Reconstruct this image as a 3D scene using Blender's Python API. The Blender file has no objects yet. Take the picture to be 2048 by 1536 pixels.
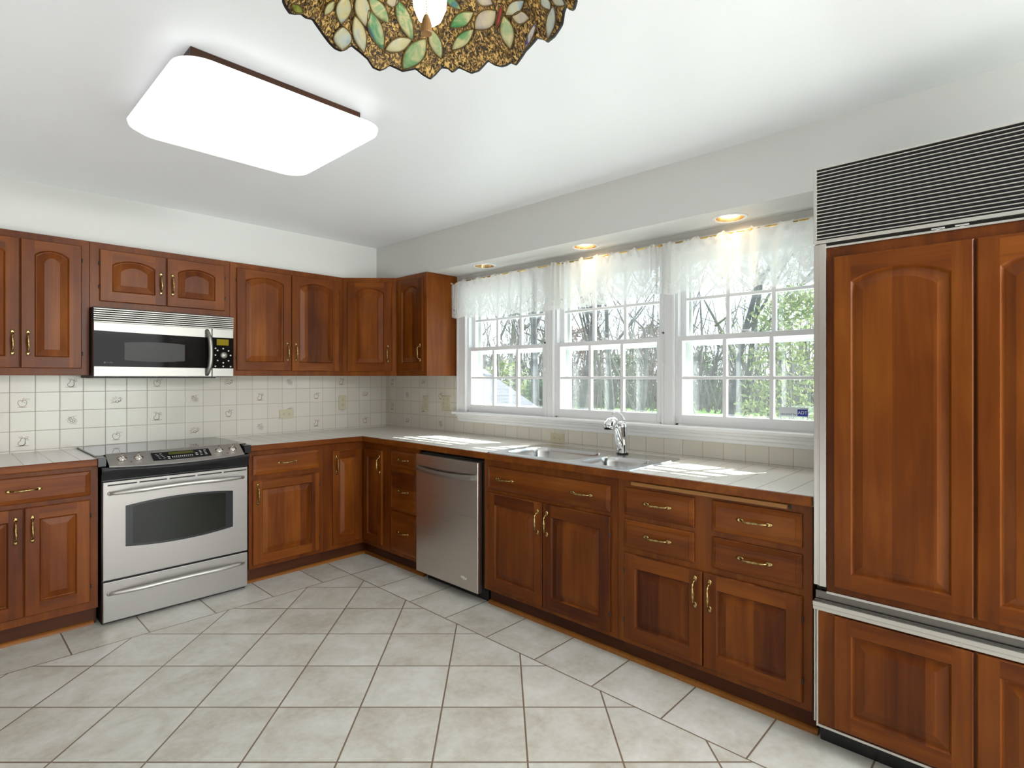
import bpy, bmesh, math, random
from mathutils import Vector, Matrix, noise as mnoise

R = math.radians
S = bpy.context.scene
COL = S.collection
rnd = random.Random(11)

# ------------------------------------------------------------------ camera
cam_data = bpy.data.cameras.new('camera')
cam_data.sensor_fit = 'HORIZONTAL'
cam_data.sensor_width = 36.0
cam_data.lens = 1103.9 / 2048 * 36.0
cam_data.shift_y = -(768 - 755.39) / 2048
cam_data.clip_start = 0.05
cam_data.clip_end = 400
cam = bpy.data.objects.new('camera', cam_data)
COL.objects.link(cam)
cam.location = (-2.8826, -4.3248, 1.3537)
cam.rotation_euler = (R(90), 0, -0.8123)
S.camera = cam

# ------------------------------------------------------------------ view
S.view_settings.view_transform = 'Standard'
S.view_settings.look = 'None'
S.view_settings.gamma = 1.0
S.view_settings.use_curve_mapping = False
S.view_settings.exposure = 0.32
S.cycles.use_denoising = True
S.cycles.denoiser = 'OPENIMAGEDENOISE'
S.cycles.max_bounces = 9
S.cycles.diffuse_bounces = 4
S.cycles.glossy_bounces = 4
S.cycles.transmission_bounces = 6
S.cycles.transparent_max_bounces = 16
S.cycles.caustics_reflective = True
S.cycles.blur_glossy = 0.6
S.cycles.caustics_refractive = False
S.cycles.sample_clamp_indirect = 6.0

# ------------------------------------------------------------------ sky, sun, added fill lights
world = bpy.data.worlds.new('sky')
S.world = world
world.use_nodes = True
wn = world.node_tree
bg = wn.nodes['Background']
tc = wn.nodes.new('ShaderNodeTexCoord')
sep = wn.nodes.new('ShaderNodeSeparateXYZ')
wn.links.new(tc.outputs['Generated'], sep.inputs[0])
rampw = wn.nodes.new('ShaderNodeValToRGB')
rampw.color_ramp.elements[0].position = 0.0
rampw.color_ramp.elements[0].color = (0.93, 0.97, 1.0, 1)
rampw.color_ramp.elements[1].position = 0.6
rampw.color_ramp.elements[1].color = (0.62, 0.78, 1.0, 1)
wn.links.new(sep.outputs['Z'], rampw.inputs[0])
wn.links.new(rampw.outputs[0], bg.inputs['Color'])
bg.inputs['Strength'].default_value = 2.4


def light(name, typ, loc, target, energy, color=(1, 1, 1), **kw):
    d = bpy.data.lights.new(name, typ)
    d.energy = energy
    d.color = color
    for k, v in kw.items():
        setattr(d, k, v)
    o = bpy.data.objects.new(name, d)
    COL.objects.link(o)
    o.location = loc
    dirv = Vector(target) - Vector(loc)
    o.rotation_euler = dirv.to_track_quat('-Z', 'Y').to_euler()
    return o


SUN_DIR = Vector((-1.0, 0.52, -1.07))
light('sun', 'SUN', (4, -2, 5), Vector((4, -2, 5)) + SUN_DIR, 18.0, (1.0, 0.96, 0.9), angle=R(0.5))
# added unseen area lights, behind and left of the camera, to fill the room
light('back_fill_light', 'AREA', (-1.1, -7.5, 1.3), (-1.7, 0, 1.9), 60, (0.95, 0.97, 1.0),  # added fill light standing in the unseen back opening
      shape='RECTANGLE', size=2.0, size_y=2.1)
light('high_fill_light', 'AREA', (-0.85, -6.6, 2.26), (-1.9, 0, 2.05), 50, (0.98, 0.98, 1.0),  # added high fill for the range wall and soffit
      shape='RECTANGLE', size=1.0, size_y=0.3)
light('back_fill_uplight', 'AREA', (-3.0, -6.5, 0.15), (-3.0, -6.4, 3.0), 50, (0.97, 0.98, 1.0),  # added upward light that brightens the ceiling
      shape='RECTANGLE', size=4.6, size_y=2.2)
light('left_fill_uplight', 'AREA', (-4.35, -2.3, 0.12), (-4.3, -2.3, 3.0), 29, (0.97, 0.98, 1.0),  # added upward light for the far ceiling, out of view
      shape='RECTANGLE', size=1.5, size_y=3.0)


# ------------------------------------------------------------------ mesh helpers
class MB:
    def __init__(self):
        self.v = []
        self.f = []
        self.m = []
        self.s = []

    def face(self, idx, mi=0, smooth=False):
        self.f.append(tuple(idx))
        self.m.append(mi)
        self.s.append(smooth)

    def box(self, x0, y0, z0, x1, y1, z1, mi=0, faces='all'):
        x0, x1 = min(x0, x1), max(x0, x1)
        y0, y1 = min(y0, y1), max(y0, y1)
        z0, z1 = min(z0, z1), max(z0, z1)
        b = len(self.v)
        self.v += [(x0, y0, z0), (x1, y0, z0), (x1, y1, z0), (x0, y1, z0), (x0, y0, z1), (x1, y0, z1), (x1, y1, z1), (x0, y1, z1)]
        for q in ((0, 3, 2, 1), (4, 5, 6, 7), (0, 1, 5, 4), (2, 3, 7, 6), (1, 2, 6, 5), (3, 0, 4, 7)):
            self.face([b + i for i in q], mi)
        return self

    def loops(self, loops, mi=0, smooth=False, cap0=False, cap1=False, closed=True):
        n = len(loops[0])
        base = len(self.v)
        for l in loops:
            self.v += [tuple(p) for p in l]
        for k in range(len(loops) - 1):
            a = base + k * n
            b = a + n
            for i in range(n if closed else n - 1):
                j = (i + 1) % n
                self.face((a + i, a + j, b + j, b + i), mi, smooth)
        if cap0:
            self.face([base + i for i in reversed(range(n))], mi)
        if cap1:
            o = base + (len(loops) - 1) * n
            self.face([o + i for i in range(n)], mi)
        return self

    def tube(self, pts, radii, n=8, mi=0, smooth=True, caps=True, flat=1.0):
        pts = [Vector(p) for p in pts]
        if not hasattr(radii, '__len__'):
            radii = [radii] * len(pts)
        ls = []
        up = None
        for i, p in enumerate(pts):
            d = (pts[min(i + 1, len(pts) - 1)] - pts[max(i - 1, 0)]).normalized()
            if up is None:
                up = Vector((0, 0, 1)) if abs(d.z) < 0.9 else Vector((1, 0, 0))
            a = d.cross(up).normalized()
            b = a.cross(d).normalized()
            up = b
            ls.append([p + (a * math.cos(t) + b * flat * math.sin(t)) * radii[i] for t in [2 * math.pi * k / n for k in range(n)]])
        return self.loops(ls, mi, smooth, caps, caps)

    def lathe(self, prof, c=(0, 0, 0), n=20, mi=0, axis='Z', smooth=True, cap0=False, cap1=False):
        ls = []
        for r, h in prof:
            l = []
            for k in range(n):
                t = 2 * math.pi * k / n
                a, b = r * math.cos(t), r * math.sin(t)
                if axis == 'Z':
                    l.append((c[0] + a, c[1] + b, c[2] + h))
                elif axis == 'Y':
                    l.append((c[0] + a, c[1] + h, c[2] + b))
                else:
                    l.append((c[0] + h, c[1] + a, c[2] + b))
            ls.append(l)
        return self.loops(ls, mi, smooth, cap0, cap1)

    def prism(self, poly, z0, z1, mi=0, top=True, bottom=True):
        n = len(poly)
        b = len(self.v)
        self.v += [(x, y, z0) for x, y in poly] + [(x, y, z1) for x, y in poly]
        for i in range(n):
            j = (i + 1) % n
            self.face((b + i, b + j, b + n + j, b + n + i), mi)
        if bottom:
            self.face([b + i for i in reversed(range(n))], mi)
        if top:
            self.face([b + n + i for i in range(n)], mi)
        return self

    def plate(self, poly, y0, y1, mi=0):
        """polygon in x,z extruded from y0 to y1"""
        n = len(poly)
        b = len(self.v)
        self.v += [(x, y0, z) for x, z in poly] + [(x, y1, z) for x, z in poly]
        for i in range(n):
            j = (i + 1) % n
            self.face((b + i, b + j, b + n + j, b + n + i), mi)
        self.face([b + i for i in range(n)], mi)
        self.face([b + n + i for i in reversed(range(n))], mi)
        return self

    def mesh(self, name, mats):
        me = bpy.data.meshes.new(name)
        me.from_pydata([tuple(p) for p in self.v], [], self.f)
        for m in (mats if isinstance(mats, (list, tuple)) else [mats]):
            me.materials.append(m)
        me.polygons.foreach_set('material_index', self.m)
        me.polygons.foreach_set('use_smooth', self.s)
        bm = bmesh.new()
        bm.from_mesh(me)
        bmesh.ops.recalc_face_normals(bm, faces=bm.faces)
        bm.to_mesh(me)
        bm.free()
        me.update()
        return me

    def build(self, name, mats, parent=None, bevel=0, loc=None, rot=None, recalc=True, seg=2):
        o = bpy.data.objects.new(name, self.mesh(name, mats))
        COL.objects.link(o)
        if parent is not None:
            o.parent = parent
        if loc is not None:
            o.location = loc
        if rot is not None:
            o.rotation_euler = rot
        if bevel:
            b = o.modifiers.new('edge', 'BEVEL')
            b.width = bevel
            b.segments = seg
            b.limit_method = 'ANGLE'
            b.angle_limit = R(40)
        return o


def tag(o, label, cat, group=None, kind=None):
    if label:
        o['label'] = label
    if cat:
        o['category'] = cat
    if group:
        o['group'] = group
    if kind:
        o['kind'] = kind
    return o


def thing(name, label, cat, loc=(0, 0, 0), rot=0.0, group=None, kind=None):
    o = bpy.data.objects.new(name, None)
    o.empty_display_size = 0.1
    COL.objects.link(o)
    o.location = loc
    o.rotation_euler = (0, 0, rot)
    return tag(o, label, cat, group, kind)


def struct(o, label=None):
    o['kind'] = 'structure'
    if label:
        o['label'] = label
    return o


def inst(name, mesh, mats_parent, loc=(0, 0, 0), rot=(0, 0, 0)):
    o = bpy.data.objects.new(name, mesh)
    COL.objects.link(o)
    o.parent = mats_parent
    o.location = loc
    o.rotation_euler = rot
    return o


def text_mesh(name, body, size, mat, parent, loc, rot, extrude=0.0004):
    cu = bpy.data.curves.new(name, 'FONT')
    cu.body = body
    cu.size = size
    cu.align_x = 'CENTER'
    cu.align_y = 'CENTER'
    cu.extrude = extrude
    tmp = bpy.data.objects.new(name + '_tmp', cu)
    COL.objects.link(tmp)
    dg = bpy.context.evaluated_depsgraph_get()
    me = bpy.data.meshes.new_from_object(tmp.evaluated_get(dg))
    bpy.data.objects.remove(tmp)
    me.materials.clear()
    me.materials.append(mat)
    o = bpy.data.objects.new(name, me)
    COL.objects.link(o)
    o.parent = parent
    o.location = loc
    o.rotation_euler = rot
    return o


# ------------------------------------------------------------------ materials
def mat(name, color, rough=0.5, metal=0.0, spec=None, emit=None, estr=0.0, coat=0.0, trans=0.0):
    m = bpy.data.materials.new(name)
    m.use_nodes = True
    b = m.node_tree.nodes['Principled BSDF']
    b.inputs['Base Color'].default_value = (*color, 1)
    b.inputs['Roughness'].default_value = rough
    b.inputs['Metallic'].default_value = metal
    if spec is not None:
        b.inputs['Specular IOR Level'].default_value = spec
    if emit:
        b.inputs['Emission Color'].default_value = (*emit, 1)
        b.inputs['Emission Strength'].default_value = estr
    if coat:
        b.inputs['Coat Weight'].default_value = coat
        b.inputs['Coat Roughness'].default_value = 0.15
    if trans:
        b.inputs['Transmission Weight'].default_value = trans
    return m


class NT:
    """small node-tree writer"""

    def __init__(self, m):
        self.t = m.node_tree
        self.b = self.t.nodes['Principled BSDF']
        self.out = self.t.nodes['Material Output']

    def n(self, typ, **kw):
        nd = self.t.nodes.new(typ)
        for k, v in kw.items():
            setattr(nd, k, v)
        return nd

    def l(self, a, b):
        self.t.links.new(a, b)

    def put(self, v, sock):
        if isinstance(v, (int, float)):
            sock.default_value = v
        elif isinstance(v, (tuple, list)):
            sock.default_value = v
        else:
            self.l(v, sock)

    def math(self, op, a, b=0.0, c=None, clamp=False):
        nd = self.n('ShaderNodeMath', operation=op)
        nd.use_clamp = clamp
        self.put(a, nd.inputs[0])
        self.put(b, nd.inputs[1])
        if c is not None:
            self.put(c, nd.inputs[2])
        return nd.outputs[0]

    def sep(self, v):
        nd = self.n('ShaderNodeSeparateXYZ')
        self.l(v, nd.inputs[0])
        return nd.outputs

    def comb(self, x, y, z):
        nd = self.n('ShaderNodeCombineXYZ')
        self.put(x, nd.inputs[0])
        self.put(y, nd.inputs[1])
        self.put(z, nd.inputs[2])
        return nd.outputs[0]

    def ramp(self, fac, stops):
        nd = self.n('ShaderNodeValToRGB')
        el = nd.color_ramp.elements
        while len(el) < len(stops):
            el.new(0.5)
        for e, (p, c) in zip(el, stops):
            e.position = p
            e.color = (*c, 1) if len(c) == 3 else c
        self.l(fac, nd.inputs[0])
        return nd.outputs[0]

    def noise(self, vec, scale=5.0, detail=3.0, rough=0.5, dist=0.0):
        nd = self.n('ShaderNodeTexNoise')
        self.l(vec, nd.inputs['Vector'])
        nd.inputs['Scale'].default_value = scale
        nd.inputs['Detail'].default_value = detail
        nd.inputs['Roughness'].default_value = rough
        nd.inputs['Distortion'].default_value = dist
        return nd.outputs[0]

    def mapping(self, vec, scale=(1, 1, 1), loc=(0, 0, 0)):
        nd = self.n('ShaderNodeMapping')
        self.l(vec, nd.inputs[0])
        nd.inputs['Scale'].default_value = scale
        self.put(loc, nd.inputs['Location'])
        return nd.outputs[0]

    def mix(self, fac, a, b, mode='MIX'):
        nd = self.n('ShaderNodeMix', data_type='RGBA', blend_type=mode)
        self.put(fac, nd.inputs[0])
        self.put(a if not (isinstance(a, tuple) and len(a) == 3) else (*a, 1), nd.inputs[6])
        self.put(b if not (isinstance(b, tuple) and len(b) == 3) else (*b, 1), nd.inputs[7])
        return nd.outputs[2]

    def bump(self, h, strength=0.2, dist=0.01):
        nd = self.n('ShaderNodeBump')
        nd.inputs['Strength'].default_value = strength
        nd.inputs['Distance'].default_value = dist
        self.l(h, nd.inputs['Height'])
        self.l(nd.outputs[0], self.b.inputs['Normal'])

    def pos(self):
        return self.n('ShaderNodeNewGeometry').outputs['Position']

    def obj(self):
        return self.n('ShaderNodeTexCoord').outputs['Object']

    def edge_dist(self, p, off, pitch):
        """distance to the nearest grid line of the 1-D grid off + k*pitch"""
        t = self.math('FRACT', self.math('DIVIDE', self.math('SUBTRACT', p, off), pitch))
        return self.math('MULTIPLY', self.math('MINIMUM', t, self.math('SUBTRACT', 1.0, t)), pitch)

    def below(self, d, w, soft=0.0008):
        nd = self.n('ShaderNodeMapRange')
        nd.inputs['From Min'].default_value = w - soft
        nd.inputs['From Max'].default_value = w + soft
        nd.inputs['To Min'].default_value = 1
        nd.inputs['To Max'].default_value = 0
        self.l(d, nd.inputs['Value'])
        return nd.outputs[0]


def wood(name, dark, mid, light_, vertical=True, rough=0.36, boards=0.22):
    m = mat(name, mid, rough, spec=0.22)
    t = NT(m)
    o = t.obj()
    info = t.n('ShaderNodeObjectInfo')
    seed = t.math('MULTIPLY', info.outputs['Random'], 37.0)
    off = t.comb(seed, seed, seed)
    sc = (26, 26, 1.6) if vertical else (1.6, 26, 26)
    g = t.noise(t.mapping(o, sc, off), 1.0, 5, 0.6, 0.7)
    sc2 = (5.5, 5.5, 2.2) if vertical else (2.2, 5.5, 5.5)
    blotch = t.noise(t.mapping(o, sc2, off), 1.0, 2, 0.5, 0.3)
    # boards of slightly different tone glued side by side
    s = t.sep(o)
    bx = t.math('FLOOR', t.math('ADD', t.math('MULTIPLY', s[0] if vertical else s[2], 9.0), seed))
    wh = t.n('ShaderNodeTexWhiteNoise', noise_dimensions='1D')
    t.l(bx, wh.inputs['W'])
    f = t.math('ADD', t.math('MULTIPLY', g, 0.45), t.math('MULTIPLY', blotch, 0.45))
    f = t.math('ADD', f, t.math('MULTIPLY', t.math('SUBTRACT', wh.outputs['Value'], 0.5), boards))
    f = t.math('ADD', f, t.math('MULTIPLY', t.math('SUBTRACT', info.outputs['Random'], 0.5), 0.12))
    c = t.ramp(f, [(0.22, dark), (0.46, mid), (0.72, light_)])
    t.l(c, t.b.inputs['Base Color'])
    t.l(t.math('ADD', t.math('MULTIPLY', g, 0.12), rough - 0.05), t.b.inputs['Roughness'])
    t.bump(g, 0.05, 0.004)
    return m


W_V = wood('cherry_wood', (0.066, 0.0122, 0.001), (0.156, 0.0372, 0.0024), (0.275, 0.080, 0.0080))
W_H = wood('cherry_wood_crosswise', (0.066, 0.0122, 0.001), (0.156, 0.0372, 0.0024), (0.275, 0.080, 0.0080), False)
W_F = wood('cherry_face_frame', (0.066, 0.0122, 0.001), (0.156, 0.0372, 0.0024), (0.275, 0.080, 0.0080), boards=0.03)
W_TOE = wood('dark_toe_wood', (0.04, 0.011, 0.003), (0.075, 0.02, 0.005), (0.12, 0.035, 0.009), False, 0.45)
W_LIGHT = wood('maple_board', (0.30, 0.13, 0.035), (0.42, 0.2, 0.06), (0.55, 0.28, 0.09), False)
W_TRIM = wood('oak_quarter_round', (0.20, 0.065, 0.012), (0.30, 0.11, 0.02), (0.42, 0.17, 0.035), False)


def paint(name, col, rough=0.6, bump=0.02):
    m = mat(name, col, rough)
    t = NT(m)
    g = t.noise(t.pos(), 160, 2)
    t.bump(g, bump, 0.002)
    return m


M_CEIL = paint('ceiling_paint', (0.85, 0.865, 0.885), 0.4)
M_WALL = paint('wall_paint', (0.69, 0.69, 0.67), 0.55)
M_FAR = paint('far_room_paint', (0.15, 0.12, 0.10), 0.6)
M_WHITE = mat('white_trim_paint', (0.86, 0.87, 0.89), 0.3)
M_SASH = mat('white_sash_paint', (0.86, 0.87, 0.89), 0.3)
M_STORM = mat('pale_green_storm_frame', (0.62, 0.66, 0.60), 0.45)


def brushed(name, col, rough, axis=0, grain=0.03):
    m = mat(name, col, rough, 1.0)
    t = NT(m)
    sc = [220.0, 220.0, 220.0]
    sc[axis] = 2.5
    g = t.noise(t.mapping(t.obj(), tuple(sc)), 1.0, 2)
    t.l(t.math('ADD', t.math('MULTIPLY', g, grain), rough - grain / 2), t.b.inputs['Roughness'])
    return m


M_STEEL = brushed('brushed_steel', (0.36, 0.343, 0.32), 0.42)
M_STEEL_LIT = brushed('brushed_steel_lit', (0.64, 0.62, 0.59), 0.5)  # paler copy of the steel, reflected brightness put into its colour
M_KNOB = mat('satin_chrome', (0.62, 0.58, 0.53), 0.2, 1.0)
M_STEEL_DW = brushed('dark_brushed_steel', (0.62, 0.57, 0.52), 0.28)
M_SINK = brushed('sink_steel', (0.62, 0.62, 0.62), 0.22)
M_ALU = brushed('aluminium_trim', (0.66, 0.64, 0.60), 0.36)
M_ALU_D = brushed('dark_aluminium', (0.20, 0.19, 0.18), 0.3)
M_CHROME = mat('chrome', (0.85, 0.86, 0.87), 0.06, 1.0)
M_BLACK = mat('black_enamel', (0.012, 0.012, 0.014), 0.25)
M_BLACKMAT = mat('black_plastic', (0.014, 0.013, 0.013), 0.5)
M_GLASSTOP = mat('black_ceramic_glass', (0.010, 0.010, 0.011), 0.04)
M_OVENGLASS = mat('oven_glass', (0.016, 0.018, 0.013), 0.09, spec=0.3)
M_MWGLASS = mat('microwave_glass', (0.010, 0.008, 0.008), 0.05, spec=0.07)
M_MWMESH = mat('microwave_screen', (0.055, 0.053, 0.05), 0.3, spec=0.1)
M_DISPLAY = mat('amber_display', (0.08, 0.06, 0.004), 0.2, spec=0.1, emit=(0.30, 0.22, 0.012), estr=0.42)
M_FAINT = mat('faint_grey_print', (0.16, 0.16, 0.165), 0.5, spec=0.1)
M_DISPLAY2 = mat('dim_display', (0.03, 0.03, 0.008), 0.2, emit=(0.08, 0.08, 0.015), estr=0.5)
M_BUTTON = mat('white_button', (0.75, 0.75, 0.73), 0.4)
M_IVORY = mat('ivory_plastic', (0.60, 0.55, 0.39), 0.35)
M_DARK = mat('dark_slot', (0.02, 0.018, 0.015), 0.6)
M_CLIP = mat('white_clip', (0.7, 0.7, 0.68), 0.4)


def brass_mat():
    m = mat('antique_brass', (0.60, 0.42, 0.15), 0.26, 1.0)
    t = NT(m)
    g = t.noise(t.obj(), 90, 2)
    t.l(t.ramp(g, [(0.35, (0.20, 0.135, 0.05)), (0.6, (0.50, 0.36, 0.15))]), t.b.inputs['Base Color'])
    return m


M_BRASS = brass_mat()
M_GOLD = mat('polished_brass', (0.78, 0.55, 0.18), 0.18, 1.0)


def glass_mat():
    m = bpy.data.materials.new('window_glass')
    m.use_nodes = True
    t = m.node_tree
    t.nodes.remove(t.nodes['Principled BSDF'])
    out = t.nodes['Material Output']
    tr = t.nodes.new('ShaderNodeBsdfTransparent')
    tr.inputs[0].default_value = (0.96, 0.98, 0.98, 1)
    gl = t.nodes.new('ShaderNodeBsdfGlossy')
    gl.inputs['Roughness'].default_value = 0.02
    df = t.nodes.new('ShaderNodeBsdfTranslucent')
    df.inputs[0].default_value = (0.9, 0.93, 0.95, 1)
    m1 = t.nodes.new('ShaderNodeMixShader')
    m1.inputs[0].default_value = 0.06
    m2 = t.nodes.new('ShaderNodeMixShader')
    m2.inputs[0].default_value = 0.008
    t.links.new(tr.outputs[0], m1.inputs[1])
    t.links.new(gl.outputs[0], m1.inputs[2])
    t.links.new(m1.outputs[0], m2.inputs[1])
    t.links.new(df.outputs[0], m2.inputs[2])
    t.links.new(m2.outputs[0], out.inputs[0])
    return m


M_PANE = glass_mat()


def tile_wall(name, axis, off, pitch, zoff):
    m = mat(name, (0.7, 0.66, 0.57), 0.22)
    t = NT(m)
    p = t.sep(t.pos())
    a = p[axis]
    d = t.math('MINIMUM', t.edge_dist(a, off, pitch), t.edge_dist(p[2], zoff, pitch))
    g = t.below(d, 0.0016)
    ia = t.math('FLOOR', t.math('DIVIDE', t.math('SUBTRACT', a, off), pitch))
    iz = t.math('FLOOR', t.math('DIVIDE', t.math('SUBTRACT', p[2], zoff), pitch))
    wh = t.n('ShaderNodeTexWhiteNoise', noise_dimensions='2D')
    t.l(t.comb(ia, iz, 0.0), wh.inputs['Vector'])
    c = t.ramp(wh.outputs['Value'], [(0.0, (0.69, 0.655, 0.57)), (1.0, (0.73, 0.70, 0.62))])
    t.l(t.mix(g, c, (0.42, 0.37, 0.30)), t.b.inputs['Base Color'])
    t.l(t.math('ADD', t.math('MULTIPLY', g, 0.5), 0.2), t.b.inputs['Roughness'])
    t.bump(t.math('SUBTRACT', 1.0, t.below(d, 0.003, 0.002)), 0.12, 0.002)
    return m


PITCH = 0.1142
M_TILE_R = tile_wall('range_wall_tile', 0, -0.1659, PITCH, 0.9237)
M_TILE_W = tile_wall('window_wall_tile', 1, -0.0500, PITCH, 0.9237)
M_MOTIF = mat('tile_sepia_print', (0.27, 0.155, 0.095), 0.3)
M_MOTIF2 = mat('tile_mauve_print', (0.33, 0.235, 0.20), 0.3)


def counter_mat(name, axis, off):
    m = mat(name, (0.66, 0.6, 0.5), 0.25)
    t = NT(m)
    p = t.sep(t.pos())
    d = t.edge_dist(p[axis], off, 0.1137)
    g = t.below(d, 0.0014)
    ia = t.math('FLOOR', t.math('DIVIDE', t.math('SUBTRACT', p[axis], off), 0.1137))
    wh = t.n('ShaderNodeTexWhiteNoise', noise_dimensions='1D')
    t.l(ia, wh.inputs['W'])
    c = t.ramp(wh.outputs['Value'], [(0.0, (0.78, 0.755, 0.70)), (1.0, (0.82, 0.80, 0.75))])
    t.l(t.mix(g, c, (0.33, 0.27, 0.21)), t.b.inputs['Base Color'])
    t.bump(t.math('SUBTRACT', 1.0, g), 0.2, 0.002)
    return m


M_COUNT_R = counter_mat('counter_tile_range_side', 0, -2.3285)
M_COUNT_W = counter_mat('counter_tile_window_side', 1, -3.4060)


def floor_mat():
    m = mat('floor_tile', (0.5, 0.48, 0.42), 0.35)
    t = NT(m)
    pv = t.pos()
    p = t.sep(pv)
    x, y = p[0], p[1]
    # diagonal field
    e1 = (0.2312, -0.2437)
    e2 = (0.2307, 0.2280)
    det = e1[0] * e2[1] - e1[1] * e2[0]
    ox, oy = -1.897, -1.597
    dx = t.math('SUBTRACT', x, ox)
    dy = t.math('SUBTRACT', y, oy)
    a = t.math('ADD', t.math('MULTIPLY', dx, e2[1] / det), t.math('MULTIPLY', dy, -e2[0] / det))
    b = t.math('ADD', t.math('MULTIPLY', dx, -e1[1] / det), t.math('MULTIPLY', dy, e1[0] / det))
    da = t.math('MULTIPLY', t.edge_dist(a, 0.0, 1.0), 0.33)
    db = t.math('MULTIPLY', t.edge_dist(b, 0.0, 1.0), 0.33)
    d_in = t.math('MINIMUM', da, db)
    # straight border
    bx = t.math('GREATER_THAN', x, -0.887)
    by = t.math('GREATER_THAN', y, -0.910)
    d_l = t.edge_dist(x, -1.093, 0.328)
    d_l = t.math('ADD', d_l, t.math('MULTIPLY', t.math('GREATER_THAN', x, -1.0), 1.0))
    d_r = t.edge_dist(y, -0.912, 0.3335)
    d_r = t.math('ADD', d_r, t.math('MULTIPLY', t.math('GREATER_THAN', y, -0.7), 1.0))
    dbx = t.math('ABSOLUTE', t.math('ADD', x, 0.887))
    dby = t.math('ABSOLUTE', t.math('ADD', y, 0.910))

    def sel(mask, u, v):  # mask ? u : v
        return t.math('ADD', t.math('MULTIPLY', mask, u), t.math('MULTIPLY', t.math('SUBTRACT', 1.0, mask), v))
    d = sel(bx, d_r, sel(by, d_l, d_in))
    d = t.math('MINIMUM', d, t.math('MINIMUM', dbx, dby))
    g = t.below(d, 0.0032, 0.0008)
    ida = sel(bx, 91.0, sel(by, t.math('FLOOR', t.math('DIVIDE', t.math('ADD', x, 1.093), 0.328)), t.math('FLOOR', a)))
    idb = sel(bx, t.math('FLOOR', t.math('DIVIDE', t.math('ADD', y, 0.912), 0.3335)), sel(by, 57.0, t.math('FLOOR', b)))
    wh = t.n('ShaderNodeTexWhiteNoise', noise_dimensions='2D')
    t.l(t.comb(ida, idb, 0.0), wh.inputs['Vector'])
    off = t.n('ShaderNodeVectorMath', operation='SCALE')
    t.l(wh.outputs['Color'], off.inputs[0])
    off.inputs['Scale'].default_value = 9.0
    mp = t.mapping(pv, (1, 1, 1), off.outputs[0])
    n1 = t.noise(mp, 4.5, 5, 0.62, 0.4)
    n2 = t.noise(mp, 38, 3, 0.6)
    f = t.math('ADD', t.math('MULTIPLY', n1, 0.75), t.math('MULTIPLY', n2, 0.25))
    f = t.math('ADD', f, t.math('MULTIPLY', t.math('SUBTRACT', wh.outputs['Value'], 0.5), 0.10))
    c = t.ramp(f, [(0.30, (0.49, 0.455, 0.375)), (0.48, (0.63, 0.615, 0.545)), (0.66, (0.745, 0.74, 0.70))])
    t.l(t.mix(g, c, (0.20, 0.145, 0.095)), t.b.inputs['Base Color'])
    t.l(t.math('ADD', t.math('MULTIPLY', n1, 0.2), 0.28), t.b.inputs['Roughness'])
    h = t.math('SUBTRACT', t.math('MULTIPLY', n2, 0.15), t.below(d, 0.0045, 0.002))
    t.bump(h, 0.2, 0.003)
    return m


M_FLOOR = floor_mat()

# ------------------------------------------------------------------ room shell
ZC = 2.445      # ceiling
ZS = 2.153      # soffit underside
XL, YF = -5.4, -7.6


def wall_with_opening(name, axis, plane, thick, a0, a1, z1, ops, m, z0=0.0):
    """wall in plane axis=plane, running a0..a1, with rectangular openings (a0,a1,z0,z1)"""
    b = MB()

    def put(u0, u1, w0, w1):
        if u1 - u0 < 1e-4 or w1 - w0 < 1e-4:
            return
        if axis == 0:
            b.box(plane, u0, w0, plane + thick, u1, w1)
        else:
            b.box(u0, plane, w0, u1, plane + thick, w1)
    cur = a0
    for o0, o1, oz0, oz1 in sorted(ops):
        put(cur, o0, z0, z1)
        put(o0, o1, z0, oz0)
        put(o0, o1, oz1, z1)
        cur = o1
    put(cur, a1, z0, z1)
    return struct(b.build(name, m))


struct(MB().box(XL, YF, -0.12, 0, 0, 0).build('floor', M_FLOOR))
struct(MB().box(XL - 0.12, YF - 0.12, ZC, 0.12, 0.12, ZC + 0.1).build('ceiling', M_CEIL))
wall_with_opening('wall_back', 1, 0.0, 0.12, XL, 0.12, ZC, [], M_WALL)
WIN_Y0, WIN_Y1, WIN_Z0, WIN_Z1 = -3.665, -1.115, 1.075, 2.06
wall_with_opening('wall_right', 0, 0.0, 0.12, YF, 0.0, ZC, [(WIN_Y0, WIN_Y1, WIN_Z0, WIN_Z1)], M_WALL)
wall_with_opening('wall_left', 0, XL, -0.12, YF, 0.12, ZC, [], M_FAR)
wall_with_opening('wall_front', 1, YF, -0.12, XL, 0.12, ZC, [(-2.2, -0.1, 0.3, 2.35)], M_FAR)

# soffit above the cabinets and the window (front sheet, underside with lamp holes)
DS = 0.282
LAMPS = [(-0.152, -1.464), (-0.135, -2.336), (-0.128, -3.216)]
HOLE_R = 0.068


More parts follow.
